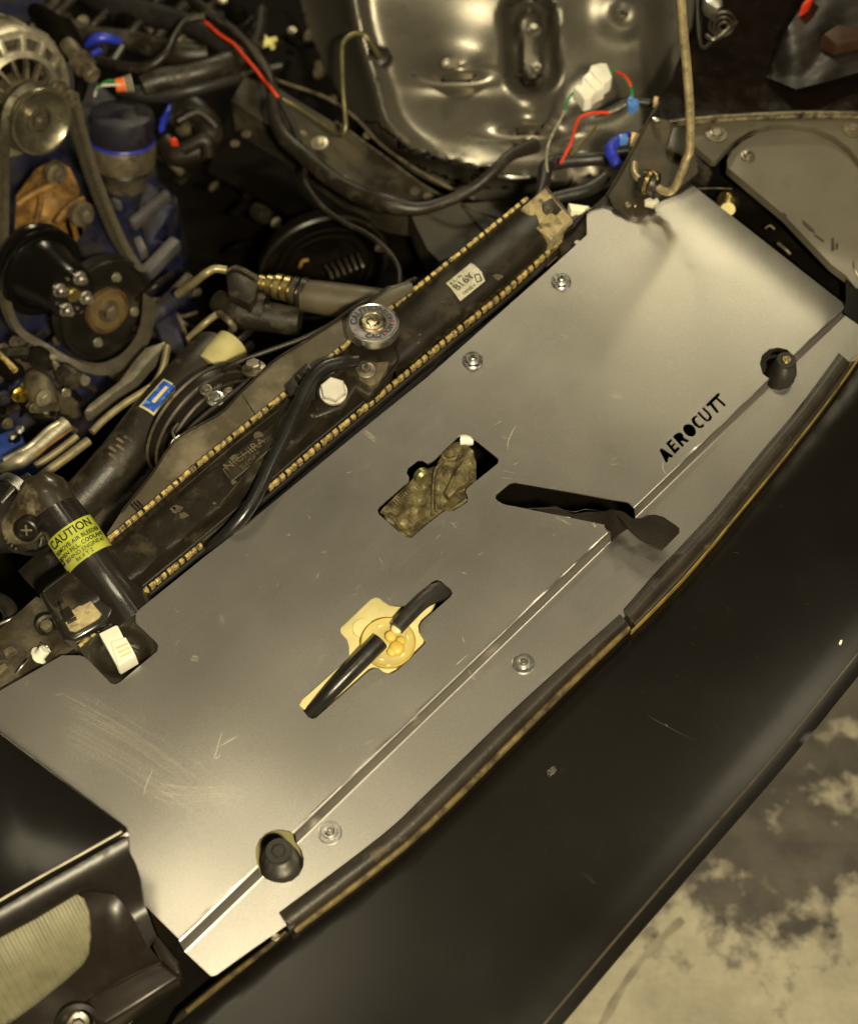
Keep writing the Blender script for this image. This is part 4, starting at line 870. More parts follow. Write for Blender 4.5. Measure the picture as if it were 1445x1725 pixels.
# ------------------------------------------------------------------ hoses between engine and radiator
T = thing('lower_coolant_hose', P(230, 740, -.14), 'fat black coolant hose with a blue and cream label', 'hose')
hz = -.12
hps = [(70, 905, hz - .03), (130, 850, hz - .02), (200, 775, hz), (262, 700, hz), (330, 628, hz), (362, 592, hz - .01)]
obj('hose_body', ptube(hps, [34, 36, 38, 40, 42, 40], 28), HOSED, T)
hm = mpp(263, 675, hz + .02)
hu = (P(330, 628, hz) - P(200, 775, hz)).normalized(); hv = (Z.cross(hu)).normalized()
hp0 = P(262, 700, hz)
def onhose(s0, a0, r):
    vw2 = (CPOS - hp0); vw2 = (vw2 - hu * vw2.dot(hu)).normalized(); sd2 = vw2.cross(hu) * 1
    up2 = hu.cross(vw2) * -1
    def f(x, y, z):
        a = a0 + y / r; return hp0 + hu * (s0 + x) + (vw2 * math.cos(a) + (hu.cross(vw2) * (1 if hu.cross(vw2).dot(UPV) > 0 else -1)) * math.sin(a)) * (r + z)
    return f
HR = 40.5 * mpp(262, 700, hz)
def hpatch(s0, a0, w_, h_, lift):
    f = onhose(s0, a0, HR + lift); V, Fc = [], []; n = 8
    for zz in (0, -.001):
        for x in (-w_ / 2, w_ / 2):
            for i in range(n + 1): V.append(f(x, -h_ / 2 + h_ * i / n, zz))
    m_ = n + 1
    for i in range(n): Fc += [(i, i + 1, m_ + i + 1, m_ + i), (2 * m_ + i, 3 * m_ + i, 3 * m_ + i + 1, 2 * m_ + i + 1)]
    return V, Fc
lb = obj('blue_label', hpatch(.010, .42, .046, .022, .0012), CREAM, T, label='small blue label with a cream border and stripe')
obj('label_print', hpatch(.010, .42, .042, .018, .0020), mat('label_blue', (.015, .07, .42), .4, var=.3, vs=200, col2=(.12, .3, .6), amt=.4, ds=90), lb)
obj('label_stripe', hpatch(.012, .40, .026, .0042, .0028), CREAM, lb)
obj('hose_dirt_marks', join(*[hpatch(-.055 - i * .007, .2 + .2 * (i % 2), .003, .010, .001) for i in range(5)]), CASTD, T)
obj('cream_collar', ptube([(352, 622, hz + .01), (392, 580, hz + .01)], [30, 30], 28, 1), mat('olive_cream_cap', (.42, .38, .17), .45, var=.15), label='cream plastic collar at the upper end of the labelled hose', cat='collar')
obj('second_hose', ptube([(60, 990, -.2), (150, 905, -.18), (230, 825, -.17), (300, 752, -.16), (350, 705, -.17)], [40, 40, 38, 36, 34], 24), HOSED, label='plain dusty black hose lying just behind the shroud edge', cat='hose')
obj('under_hose', ptube([(150, 870, -.2), (260, 760, -.2), (390, 640, -.2)], [30, 30, 30], 20), RUBBER, label='black hose in the shade between the two larger hoses', cat='hose')
# heater / filter group, centre
T = thing('filter_hose', P(600, 500, -.14), 'grey black hose with ribbed brass fitting pointing at the shroud', 'hose')
obj('hose_body', ptube([(508, 498, -.10), (530, 500, -.10), (590, 508, -.10), (650, 515, -.10), (715, 522, -.11)], [26, 28, 29, 28, 28], 26), mat('grey_rubber_hose', (.07, .058, .035), .5, 0, var=.2, vs=30, bump=.15, bs=400), T)
for i, r in enumerate((13, 17, 22, 22, 24, 26)):
    x = 437 + i * 14; obj('fitting_ring', ptube([(x, 475 + i * 3.4, -.098), (x + 9, 477.5 + i * 3.4, -.098)], [r, r], 20, 1), mat('brass_fitting', (.40, .33, .15), .32, .9, var=.3) if i < 4 else HOSED, T)
obj('fitting_core', ptube([(415, 470, -.10), (520, 498, -.10)], [10, 16], 16, 1), YZINC, T)
T = thing('sensor_plug', P(400, 490, -.14), 'two dusty square black sensor plugs left of the brass hose fitting', 'plug')
obj('plug_body', prism([(380, 452), (400, 444), (436, 462), (432, 500), (420, 512), (384, 494)], -.085, -.14, .004), HOSED, T)
obj('lower_body', ptube([(365, 505, -.12), (400, 525, -.12), (440, 532, -.12), (505, 542, -.12)], [18, 26, 26, 24], 20), HOSED, T)
obj('body_ring', ptube([(418, 520, -.118), (448, 524, -.118)], [31, 31], 24, 1), HOSED, T)
obj('body_edge', ptube([(383, 456, -.082), (400, 449, -.082), (432, 466, -.082)], 2.2, 8), CASTD, T)
obj('sensor_lead', ptube([(300, 495, -.14), (325, 478, -.11), (345, 462, -.09), (362, 453, -.088), (382, 455, -.09)], 7, 12), mat('pale_pipe', (.26, .22, .12), .4, .4, var=.3, vs=60), label='pale bent pipe entering the sensor plug from the left', cat='pipe')
obj('heater_pipe', ptube([(318, 570, -.14), (345, 545, -.12), (368, 528, -.12), (388, 520, -.13)], 6, 12), MC['pale_pipe'], label='short pale pipe crossing under the sensor plug', cat='pipe')
obj('hook_bracket', ptube([(370, 528, -.11), (385, 540, -.10), (394, 552, -.11), (390, 556, -.12)], 6, 10), CASTD, label='small dull metal hook below the sensor plugs', cat='hook')
obj('bleed_pipe', join(ptube([(282, 585, -.13), (275, 620, -.12), (262, 645, -.115), (245, 658, -.11), (210, 680, -.11), (178, 705, -.11), (155, 728, -.11)], 6.5, 12)), MC['pale_pipe'], label='bent pale metal pipe above the labelled hose', cat='pipe')
obj('bleed_pipe_lower', join(ptube([(150, 742, -.12), (120, 765, -.12), (80, 795, -.12), (40, 830, -.12)], 8, 12), ptube([(130, 735, -.13), (95, 762, -.13), (60, 785, -.13)], 6, 12)), MC['pale_pipe'], label='pair of pale pipes running down left towards the hose clamp', cat='pipe')
# ------------------------------------------------------------------ horn
T = thing('horn', P(545, 440, -.3), 'round black horn with finned face in the shade at the centre', 'horn')
hc_ = P(545, 452, -.30); hx = axis_for(545, 452, .35, .8, 45)
obj('horn_body', lathe(hc_, hx, [(.088, -.02), (.092, -.004), (.090, 0), (.084, .002), (.080, -.012), (.03, -.016), (.002, -.016)], 48), DARK, T)
obj('horn_coil', join(*[ring(hc_ + hx * .002, hx, [(.070 - k * .012, -.002), (.073 - k * .012, .001), (.070 - k * .012, .003), (.067 - k * .012, .001)], 48) for k in range(2)]), DARK, T)
obj('horn_rim', ring(hc_, hx, [(.090, 0), (.093, .002), (.090, .005), (.087, .002)], 56), SATIN, T)
for i in range(6):
    obj('horn_fin', ptube([(548 + i * 11, 448 - i * 4, -.27), (556 + i * 10.5, 458 - i * 3, -.268), (560 + i * 10.5, 470 - i * 4, -.27)], 2.4, 8), STEELD, T)
obj('horn_clip', ptube([(505, 450, -.27), (510, 440, -.27), (520, 438, -.27)], 3, 8), RUST, T)
obj('body_strut', join(ptube([(478, 392, -.27), (500, 380, -.265), (538, 376, -.26)], 5, 10), ptube([(470, 410, -.29), (500, 392, -.28), (546, 390, -.27)], 9, 10)), mat('worn_grey_strut', (.12, .11, .085), .38, .5, var=.2), label='worn grey metal strut catching light above the horn', cat='strut')
# ================================================================== engine
AE = axis_for(115, 480, .82, .57, 42)
E = thing('engine_block', P(150, 450, -.35), 'blue painted engine casting with ribs and grimy grey parts at upper left', 'engine')
obj('block_body', prism([(-120, -60), (60, -60), (150, 120), (240, 200), (270, 300), (300, 330), (300, 420), (312, 430), (250, 520), (250, 600), (120, 700), (-120, 760)], -.36, -.48, .01), BLUE, E)
obj('front_cover', prism([(120, 400), (150, 345), (215, 320), (240, 380), (245, 470), (180, 480)], -.26, -.36, .008), BLUE, E)
obj('side_cover', prism([(168, 296), (232, 298), (290, 318), (296, 345), (262, 400), (300, 408), (250, 470), (215, 430)], -.29, -.37, .008), BLUE, E)
for a, b, r in (((222, 380, -.245), (284, 328, -.245), 8), ((246, 462, -.245), (298, 408, -.245), 11), ((232, 405, -.25), (243, 430, -.25), 8), ((190, 340, -.25), (205, 348, -.25), 5)):
    obj('casting_rib', bar(P(*a), P(*b), r * 2 * mpp(*a), .02, .004, Z), mat('pale_worn_casting', (.10, .095, .10), .45, .2, var=.3, vs=40, bump=.4), E)
obj('cooler_pipe', ptube([(248, 545, -.22), (275, 520, -.22), (305, 492, -.20), (318, 478, -.2)], [15, 16, 17, 13], 18), BLUE, E)
obj('pipe_collar', ptube([(300, 492, -.19), (322, 470, -.19)], [13, 14], 18, 1), CASTD, E)
obj('blue_fin', prism([(260, 545), (300, 520), (318, 590), (300, 600), (278, 585)], -.21, -.25, .004), BLUE, E)
obj('fin_edge', ptube([(300, 530, -.205), (312, 560, -.205), (320, 584, -.205)], 4, 8), CASTD, E)
# alternator bracket casting (orange)
obj('mount_casting', sheet([(28, 330), (60, 285), (92, 268), (118, 282), (134, 318), (132, 348), (100, 385), (60, 400), (25, 405)], lambda x, y: -.20 + .015 * math.sin(x * .06) * math.cos(y * .05), .05, (), 10), RUST, E, ang=50)
obj('mount_rib', join(ptube([(30, 345, -.175), (60, 325, -.17), (95, 310, -.175)], 6, 10), ptube([(60, 380, -.175), (70, 340, -.172), (66, 325, -.172)], 5, 10), ptube([(95, 375, -.17), (115, 350, -.17), (140, 335, -.18)], 5, 10)), RUST, E)
for px, py, z_, r in ((97, 295, -.165, .012), (141, 362, -.17, .0135)):
    c_ = P(px, py, z_); obj('mount_bolt', join(lathe(c_, AE, [(r * 1.25, -.01), (r * 1.25, 0), (r * 1.1, .001)], 24), hexbolt(c_, AE, r * .7, r * .9, 0)), CASTD, E)
obj('black_rings', join(*[ptube([(28 + i * 2, 420 - i * 9, -.19), (50, 393 - i * 9, -.187), (85, 380 - i * 6, -.19)], 3, 8) for i in range(3)]), RUST, E)
# lower left clutter
obj('pump_housing', join(ptube([(62, 640, -.20), (70, 660, -.19), (82, 690, -.19)], [22, 27, 20], 20)), CASTD, E)
obj('housing_flange', prism([(20, 560), (70, 575), (110, 610), (120, 640), (90, 650), (60, 620), (20, 600)], -.22, -.3, .006), CASTD, E)
for a, b, r in (((83, 590), (90, 602), 6), ((93, 612), (100, 624), 7), ((130, 632), (145, 642), 9)):
    obj('stud', ptube([(*a, -.18), (*b, -.175)], [r * .8, r], 12, 1), mat('pale_stud', (.34, .31, .22), .4, .6), E)
for i in range(26):
    x, y = rs.uniform(-5, 120), rs.uniform(585, 790)
    if y > 800 - x * .9: continue
    r = rs.uniform(4, 13)
    g_ = hexbolt(P(x, y, -.20), AE, r * 6e-4, r * 7e-4, 1.5) if i % 3 else ptube([(x - r, y + r, -.2), (x, y, -.185), (x + r * 1.2, y - r, -.2)], r * .45, 10)
    obj('fitting', g_, [CASTD, BLUE, CASTD, DARK][i % 4], E)
obj('blue_sump', prism([(-40, 740), (30, 715), (45, 745), (0, 780), (-40, 800)], -.20, -.3, .01), mat('bright_blue_paint', (.02, .045, .22), .25, 0, var=.3, coat=.4), E)
for px, py in ((33, 724), (21, 734)): obj('blue_cover_bolt', hexbolt(P(px, py, -.195), Z, .004, .004, 1.4), STEEL, E)
obj('aluminium_housing', join(ptube([(0, 790, -.16), (30, 778, -.15), (52, 762, -.15), (80, 740, -.15), (112, 712, -.15)], [8, 14, 14, 12, 13], 14), ptube([(8, 775, -.15), (50, 752, -.14), (80, 725, -.14), (100, 712, -.14)], 5, 10)), mat('bright_cast_alu', (.42, .39, .29), .42, .6, var=.3, vs=60, bump=.3), E)
obj('rust_stripe', ptube([(60, 768, -.145), (90, 745, -.145), (122, 722, -.145)], 2.6, 8), RUST, E)
obj('support_bracket', prism([(142, 692), (150, 680), (200, 642), (225, 608), (245, 585), (278, 574), (280, 582), (250, 610), (225, 640), (195, 660), (155, 692)], -.15, -.17, .003), mat('grey_bracket', (.22, .20, .15), .4, .6, var=.35, vs=60, bump=.3), E)
T = thing('brass_sender', P(20, 600, -.2), 'brass coloured dipstick rod and gold bolt at the far left', 'fitting')
obj('rod', ptube([(-10, 588, -.16), (10, 606, -.16), (26, 624, -.16)], [4, 4.5, 6], 12), BRASSY, T)
obj('gold_bolt', hexbolt(P(33, 664, -.17), AE, .008, .010, 1.3), mat('gold_bolt', (.75, .55, .12), .3, 1, var=.2), T)
# pulleys
def pulley(name, px, py, z_, rpx, prof, label, m_, cat='pulley'):
    c_ = P(px, py, z_); r = rpx * mpp(px, py, z_); t = thing(name, c_, label, cat)
    b_ = obj('wheel', lathe(c_, AE, [(a * r, h * r) for a, h in prof], 56), m_, t); return t, c_, r
T, c_, r = pulley('alternator_pulley', 72, 206, -.10, 58, [(.98, -.62), (1.04, -.58), (1.04, -.5), (.86, -.42), (.86, -.22), (1.0, -.12), (1.02, -.06), (1.0, 0), (.92, .0), (.72, -.16), (.46, -.20), (.40, -.20), (.02, -.20)], 'grey metal alternator pulley with a bright dished face', mat('pulley_metal', (.24, .22, .15), .33, .85, var=.3, vs=60))
obj('hub_nut', join(ring(c_ - AE * .20 * r, AE, [(.44 * r, 0), (.42 * r, .10 * r), (.34 * r, .10 * r), (.32 * r, 0)], 32), lathe(c_ - AE * .2 * r, AE, [(.26 * r, 0), (.25 * r, .14 * r), (.14 * r, .15 * r)], 6), lathe(c_ - AE * .2 * r, AE, [(.1 * r, .1 * r), (.09 * r, .2 * r), (.02 * r, .21 * r)], 16)), STEELD, T)
def onpul(a0):
    def f(x, y, z):
        xx, yy, _ = frame(AE); a = a0 + x / (r * 1.04); return c_ + (xx * math.cos(a) + yy * math.sin(a)) * (r * 1.042 + z) - AE * (r * .54 - y)
    return f
T, c_, r = pulley('water_pump_pulley', 70, 458, -.16, 76, [(1.0, -.36), (1.03, -.30), (1.0, -.22), (.88, -.2), (.88, -.08), (1.02, -.02), (1.03, .05), (.97, .07), (.86, .02), (.80, .10), (.74, .40), (.66, .80), (.60, 1.14), (.575, 1.2), (.02, 1.2)], 'gloss black domed water pump pulley with a ring of silver bolts', GLOSSBLK)

fc_ = c_ + AE * 1.2 * r; xx, yy, _ = frame(AE)
for a in (15, 105, 195, 285):
    t = math.radians(a + 25); q = fc_ + (xx * math.cos(t) + yy * math.sin(t)) * .38 * r
    obj('pulley_bolt', join(lathe(q, AE, [(.16 * r, 0), (.16 * r, .03 * r)], 20), hexbolt(q, AE, .13 * r, .16 * r, 0), lathe(q, AE, [(.07 * r, .14 * r), (.065 * r, .26 * r)], 12)), STEEL, T)
obj('centre_bolt', lathe(fc_, AE, [(.17 * r, 0), (.17 * r, .10 * r), (.14 * r, .14 * r), (.02 * r, .14 * r)], 24), YZINC, T)
for a in (60, 240): 
    t = math.radians(a + 25); obj('rivet', lathe(fc_ + (xx * math.cos(t) + yy * math.sin(t)) * .40 * r, AE, [(.04 * r, 0), (.035 * r, .04 * r)], 12), STEEL, T)
T, c_, r = pulley('crank_pulley', 180, 522, -.24, 90, [(1.0, -.3), (1.02, -.26), (.9, -.2), (.9, -.08), (1.0, -.02), (1.02, .02), (1.0, .06), (.93, .06), (.90, 0), (.70, .02), (.62, -.02), (.02, -.02)], 'large black crankshaft pulley with a tan rusty hub', SATIN)
obj('rusty_hub', lathe(c_, AE, [(.46 * r, -.02 * r), (.45 * r, .08 * r), (.40 * r, .10 * r), (.38 * r, .04 * r), (.02 * r, .04 * r)], 36), mat('dull_rust', (.12, .075, .03), .55, .3, var=.4, vs=60), T)
obj('hub_plate', lathe(c_, AE, [(.37 * r, .04 * r), (.37 * r, .06 * r), (.02 * r, .06 * r)], 30), mat('tan_hub', (.20, .14, .06), .5, .4, var=.3, vs=50), T)
obj('crank_bolt', join(lathe(c_, AE, [(.22 * r, .06 * r), (.21 * r, .10 * r)], 24), hexbolt(c_ + AE * .08 * r, AE, .16 * r, .14 * r, 0)), CASTD, T)
for a in (50, 140, 230, 320):
    t = math.radians(a); obj('hub_screw', hexbolt(c_ + (xx * math.cos(t) + yy * math.sin(t)) * .66 * r, AE, .075 * r, .09 * r, 1.25), MC['pale_stud'], T)
# belts: flat section swept in the pulley plane
def belt(pts, wd, th, m_, name, label, ribs=0):
    C = [Vector(p) for p in pts]; C = [Vector(p) for p in spl([tuple(c) for c in C], 5)]; V, Fc = [], []
    for i, c in enumerate(C):
        t = (C[min(i + 1, len(C) - 1)] - C[max(i - 1, 0)]).normalized(); nrm = t.cross(AE).normalized()
        for a, b in ((-.5, -.5), (.5, -.5), (.5, .5), (-.5, .5)): V.append(c + AE * a * wd + nrm * b * th)
    for i in range(len(C) - 1):
        for j in range(4): k_ = (j + 1) % 4; Fc.append((i * 4 + j, i * 4 + k_, (i + 1) * 4 + k_, (i + 1) * 4 + j))
    Fc += [(0, 1, 2, 3), tuple(range(len(V) - 4, len(V)))]
    return obj(name, (V, Fc), m_, label=label, cat='belt')
c1_ = P(72, 206, -.10) - AE * .02; c2_ = P(70, 458, -.16); c3_ = P(184, 522, -.21)
belt([P(20, 150, -.11), P(9, 220, -.115), P(6, 330, -.13), P(5, 430, -.15), P(8, 500, -.165), P(28, 552, -.18), P(70, 580, -.19), P(118, 608, -.21), P(170, 622, -.22), P(215, 604, -.22), P(245, 560, -.21), P(252, 500, -.2)], .016, .010, BELT, 'drive_belt', 'worn brown black drive belt down the left side and round the crank pulley')
ob = [P(118, 150, -.13), P(132, 210, -.15), P(152, 280, -.17), P(178, 350, -.19), P(205, 410, -.205), P(232, 450, -.21)]
belt(ob, .030, .008, BELT, 'ribbed_belt', 'wide ribbed belt slanting down from the alternator to the crank pulley')
rb_ = []
C = [Vector(p) for p in spl([tuple(c) for c in ob], 9)]
for i in range(0, len(C) - 1):
    for s in (-1, 1):
        q = C[i] + AE * .009 * s; t = (C[i + 1] - C[i]).normalized(); n_ = t.cross(AE).normalized()
        if n_.z < 0: n_ = -n_
        rb_.append(box(q + n_ * .005, .010, .004, .004, (AE, t, n_), 0))
obj('belt_teeth', join(*rb_), BELT, bpy.data.objects['ribbed_belt'], kind='stuff')
# alternator
T = thing('alternator', P(45, 120, -.16), 'cast aluminium alternator with vent slots in the top left corner', 'alternator')
ac = P(22, 158, -.15); ar = 112 * mpp(22, 158, -.15)
obj('rear_case', lathe(ac - AE * .055, AE, [(ar * .96, -.02), (ar * 1.0, 0), (ar * 1.0, .02), (ar * .9, .03), (ar * .2, .03)], 48), CASTD, T)
obj('outer_case', ring(ac, AE, [(ar, -.022), (ar * 1.02, -.004), (ar * .97, .004), (ar * .86, .006), (ar * .84, -.01), (ar * .88, -.022)], 56), CAST, T)
obj('inner_ring', ring(ac + AE * .012, AE, [(ar * .70, -.01), (ar * .71, .003), (ar * .62, .008), (ar * .60, -.006)], 56), CAST, T)
for i in range(14):
    t = math.radians(i * 360 / 14 + 6); d_ = xx * math.cos(t) + yy * math.sin(t)
    obj('case_fin', bar(ac + d_ * ar * .66 + AE * .008, ac + d_ * ar * .90 + AE * .0, .009, .014, .002, AE), CAST, T)
for i in range(14):
    t = math.radians(i * 360 / 14); d_ = xx * math.cos(t) + yy * math.sin(t)
    obj('inner_fin', bar(ac + d_ * ar * .30 + AE * .022, ac + d_ * ar * .62 + AE * .010, .005, .010, .0012, AE), CASTD, T)
    tg = AE.cross(d_); q = ac + d_ * ar * .99 - AE * .03
    if i % 1 == 0: obj('side_fin', bar(q - AE * .015, q + AE * .022, .005, .009, .0012, d_), CAST, T)
obj('dark_core', lathe(ac, AE, [(ar * .6, -.025), (ar * .6, -.012), (ar * .02, -.012)], 36), DARK, T)
obj('shaft_cover', lathe(ac + AE * .012, AE, [(ar * .34, -.01), (ar * .32, .012), (ar * .02, .014)], 32), CASTD, T)
for px, py in ((38, 60), (100, 152), (117, 168)): obj('case_bolt', join(hexbolt(P(px, py, -.13), AE, .009, .012, 1.5)), CASTD, T)
obj('top_lug', prism([(-40, 30), (0, 18), (26, 30), (44, 50), (38, 76), (10, 82), (-40, 90)], -.12, -.16, .006), CAST, T)
T = thing('adjuster_bolt', P(135, 90, -.12), 'long brass toned adjuster bolt standing beside the alternator', 'bolt')
ja = axis_for(135, 90, .6, .75, 55)
obj('bolt_shaft', lathe(P(112, 72, -.115), ja, [(.010, 0), (.012, .01), (.012, .03), (.016, .032), (.016, .05), (.012, .052), (.012, .066), (.010, .068), (.0095, .060), (.001, .060)], 24), CASTD, T)
obj('bolt_boot', ptube([(60, 18, -.16), (90, 45, -.14), (118, 78, -.13), (140, 110, -.14)], [14, 22, 20, 12], 16), DARK, T)
obj('bracket_arm', ptube([(112, 40, -.16), (128, 80, -.15), (138, 130, -.15), (132, 170, -.16)], [12, 14, 13, 8], 12), DARK, T)
# oil filler / blue filter
T = thing('oil_filter', P(208, 240, -.2), 'blue topped canister in a grimy silver cup', 'filter')
fa_ = axis_for(208, 240, -.05, -1, 62)
q = P(208, 250, -.20); m_ = mpp(208, 250, -.2)
obj('blue_can', lathe(q, fa_, [(48 * m_, .0), (52 * m_, .01), (54 * m_, .045), (52 * m_, .052), (44 * m_, .055), (2 * m_, .055)], 40), mat('dark_blue_can', (.012, .011, .020), .5, 0, var=.25, vs=40, col2=(.04, .035, .03), amt=.3, ds=20), T)
obj('silver_cup', ring(q, fa_, [(42 * m_, -.026), (53 * m_, -.022), (55 * m_, .010), (53.5 * m_, .012), (46 * m_, .010), (40 * m_, -.020)], 48), CASTD, T)
obj('cup_groove', ring(q, fa_, [(43 * m_, -.032), (45 * m_, -.030), (43 * m_, -.026)], 48), RUBBER, T)
obj('lower_ring', lathe(q, fa_, [(30 * m_, -.06), (34 * m_, -.058), (36 * m_, -.050), (38 * m_, -.036), (40 * m_, -.034)], 40), CASTD, T)
obj('blue_foot', lathe(q, fa_, [(18 * m_, -.10), (28 * m_, -.075), (30 * m_, -.060)], 24), BLUE, T)
obj('cup_stamp', prism([(185, 236), (222, 240), (222, 250), (185, 247)], -.185, -.19, .001), DARK, T)
obj('blue_edge', ring(q, fa_, [(53.5 * m_, .012), (54.5 * m_, .0145), (53 * m_, .0165), (51 * m_, .013)], 48), BLUEV, T)
T = thing('blue_clip', P(180, 75, -.15), 'vivid blue curved plastic clip between dark cables at the top', 'clip')
obj('clip_arc', ptube([(146, 76, -.15), (160, 66, -.14), (180, 64, -.14), (203, 70, -.15)], [5, 9, 9, 6], 12), BLUEV, T)
obj('clip_foot', ptube([(155, 92, -.15), (170, 84, -.15)], [6, 6], 10, 1), BLUEV, T)
obj('blue_strap', prism([(270, 200), (286, 172), (288, 180), (276, 212), (268, 216)], -.17, -.18, .001), BLUEV, label='thin vivid blue strip beside the blue canister', cat='strap')
obj('distributor', join(ptube([(290, 200, -.25), (320, 180, -.23), (350, 210, -.24), (345, 245, -.25), (300, 262, -.26), (280, 240, -.26)], [18, 22, 24, 22, 20, 18], 16), ptube([(310, 250, -.22), (345, 236, -.21), (352, 262, -.23)], 12, 12), ptube([(300, 205, -.21), (335, 190, -.205), (365, 215, -.22)], 7, 10)), HOSED, label='lumpy black connector cluster right of the blue canister', cat='connector')
obj('red_tag', prism([(285, 232), (296, 231), (300, 238), (288, 237)], -.205, -.215, .001), RED, label='small red tag on the black connector cluster', cat='tag')


# grimy bits that fill the gaps round the engine
rc = random.Random(11)
def bits(x0, y0, x1, y1, n, z0, par):
    for i in range(n):
        x, y = rc.uniform(x0, x1), rc.uniform(y0, y1); z_ = z0 + rc.uniform(-.03, .03); t = rc.uniform(-.9, .9); l = rc.uniform(10, 38)
        a, b = (x - l * math.cos(t), y + l * math.sin(t)), (x + l * math.cos(t), y - l * math.sin(t)); k = i % 5; m_ = [HOSED, CASTD, DARK, SATIN, HOSED][rc.randrange(5)]
        if k < 2: obj('small_hose', ptube([(*a, z_ - .02), (x + rc.uniform(-6, 6), y + rc.uniform(-6, 6), z_), (*b, z_ - .02)], rc.uniform(3, 8), 10, 4), m_, par)
        elif k == 2: obj('small_bracket', bar(P(*a, z_), P(*b, z_), rc.uniform(.006, .016), rc.uniform(.004, .012), .0015, Z), m_, par)
        elif k == 3: obj('small_bolt', hexbolt(P(x, y, z_ + .01), AE, rc.uniform(.004, .008), .007, 1.5), CASTD if rc.random() < .6 else MC['pale_stud'], par)
        else: obj('small_boss', lathe(P(x, y, z_), AE, [(.013, -.02), (.014, 0), (.011, .006), (.006, .007), (.001, .007)], 18), m_, par)
bits(130, 10, 330, 110, 22, -.22, E)
bits(10, 560, 130, 720, 26, -.20, E)
bits(230, 470, 330, 640, 12, -.24, E)
bits(250, 190, 350, 300, 10, -.29, E)
bits(330, 560, 420, 640, 8, -.18, E)
bits(350, 300, 520, 430, 12, -.40, E)
bits(360, 10, 560, 130, 10, -.27, E)
bits(40, 395, 260, 640, 14, -.30, E)
# ================================================================== inner wing, strut tower
T = thing('inner_wing', P(880, 180, -.3), 'shiny grey black pressed inner wing panel with a long raised boss', 'inner wing panel')
iw = [(490, -60), (1175, -60), (1165, 40), (1135, 120), (1120, 170), (1095, 200), (1060, 240), (1050, 300), (985, 330), (900, 340), (820, 338), (760, 322), (700, 292), (640, 245), (590, 190), (550, 120), (515, 40)]
def g2(x, y, cx, cy, sx, sy, rot=0):
    dx, dy = x - cx, y - cy; c, s = math.cos(rot), math.sin(rot)
    u, v = (dx * c + dy * s) / sx, (-dx * s + dy * c) / sy; return math.exp(-(u * u + v * v) / 2)
def flat2(x, y, cx, cy, rx, ry, rot, w):    # rounded plateau
    dx, dy = x - cx, y - cy; c, s = math.cos(rot), math.sin(rot)
    u, v = (dx * c + dy * s), (-dx * s + dy * c); r0 = min(rx, ry)
    qx, qy = max(abs(u) - (rx - r0), 0), max(abs(v) - (ry - r0), 0); return sm((r0 + w - math.hypot(qx, qy)) / w)
RIM = spl([(590, -50), (600, 40), (632, 140), (652, 205), (692, 250), (760, 283), (850, 300), (930, 296)], 6)
rim = dline(RIM)
RL = []
for d_ in (-26, -12, 0, 12, 26):
    RL.append([(x + .72 * d_, y - .69 * d_) for x, y in RIM[4:-4]])
def ziw(x, y):
    z_ = -.17 - .10 * sm((660 - x) / 80) * 0 - .00022 * (190 - y) * -1 * .3
    z_ += .030 * g2(x, y, 820, 40, 110, 90) - .045 * flat2(x, y, 893, 72, 26, 70, -.08, 26) + .040 * flat2(x, y, 893, 78, 12, 50, -.08, 12)
    z_ += .018 * g2(x, y, 1048, 20, 26, 26) - .012 * g2(x, y, 1048, 22, 14, 14)
    z_ += .020 * g2(x, y, 890, 185, 34, 26) + .022 * g2(x, y, 985, 258, 40, 24, .3) - .018 * g2(x, y, 905, 235, 60, 14) + .016 * g2(x, y, 1010, 165, 36, 20, -.4)
    z_ += .018 * g2(x, y, 770, 118, 34, 22) - .014 * g2(x, y, 770, 140, 40, 12)
    z_ += .020 * math.exp(-(rim(x, y) / 17) ** 2) - .035 * sm((y - 230 - (x - 700) * .28) / 70) * sm((900 - x) / 120)
    z_ -= .03 * sm((x - 1080) / 50)
    z_ -= .10 * sm(max(0, float(np.interp(y, [-60, 200, 250, 290, 310], [592, 654, 698, 850, 980])) - x) / 110)
    return z_
obj('wing_sheet', sheet(iw, ziw, .003, (), 6, RL), FENDERIN, T, ang=60)
for px, py, r in ((898, 52, .0085), (903, 113, .006), (1047, 22, .007)):
    c_ = P(px, py, ziw(px, py) + .001); obj('wing_bolt', join(lathe(c_, Z, [(r * 1.4, -.004), (r * 1.4, .001), (r, .003)], 20), hexbolt(c_, Z, r * .7, r, 0)), FENDERIN, T)
c_ = P(752, 108, ziw(752, 108))
obj('wing_stud', ptube([(745, 106, -.125), (752, 107, -.122), (770, 105, -.13), (792, 96, -.145)], [5, 9, 6, 8], 14), CAST, T)
obj('wing_hole', lathe(P(905, 223, ziw(905, 223) + .001), Z, [(.0035, -.003), (.0034, .0005)], 16), INK, T)
obj('small_hole', lathe(P(698, 124, ziw(698, 124) + .001), Z, [(.003, -.003), (.0028, .0005)], 16), INK, T)
obj('rim_highlight', ptube([(838, 297, -.15), (860, 299, -.147), (892, 298, -.15)], [2, 4, 2], 10), STEEL, T)  # steel bead put in as the highlight on the panel's lower rim
obj('bulkhead', sheet([(380, -60), (640, -60), (610, 40), (640, 150), (660, 215), (700, 262), (640, 250), (560, 200), (470, 150), (400, 60)], lambda x, y: -.30 + .01 * math.sin(x * .02), .004, (), 30), DARK, label='black bulkhead wall with small bright screws at the top centre', cat='body panel')
obj('lower_wing', sheet([(400, 150), (480, 170), (560, 215), (680, 260), (800, 330), (900, 345), (760, 440), (690, 470), (560, 400), (430, 330), (350, 290)], lambda x, y: -.34, .004, (), 30), DARK, label='dark lower wing side beneath the dusty rail', cat='body panel')
def zrail(x, y): return -.22 + .004 * math.sin(x * .03 + y * .02)
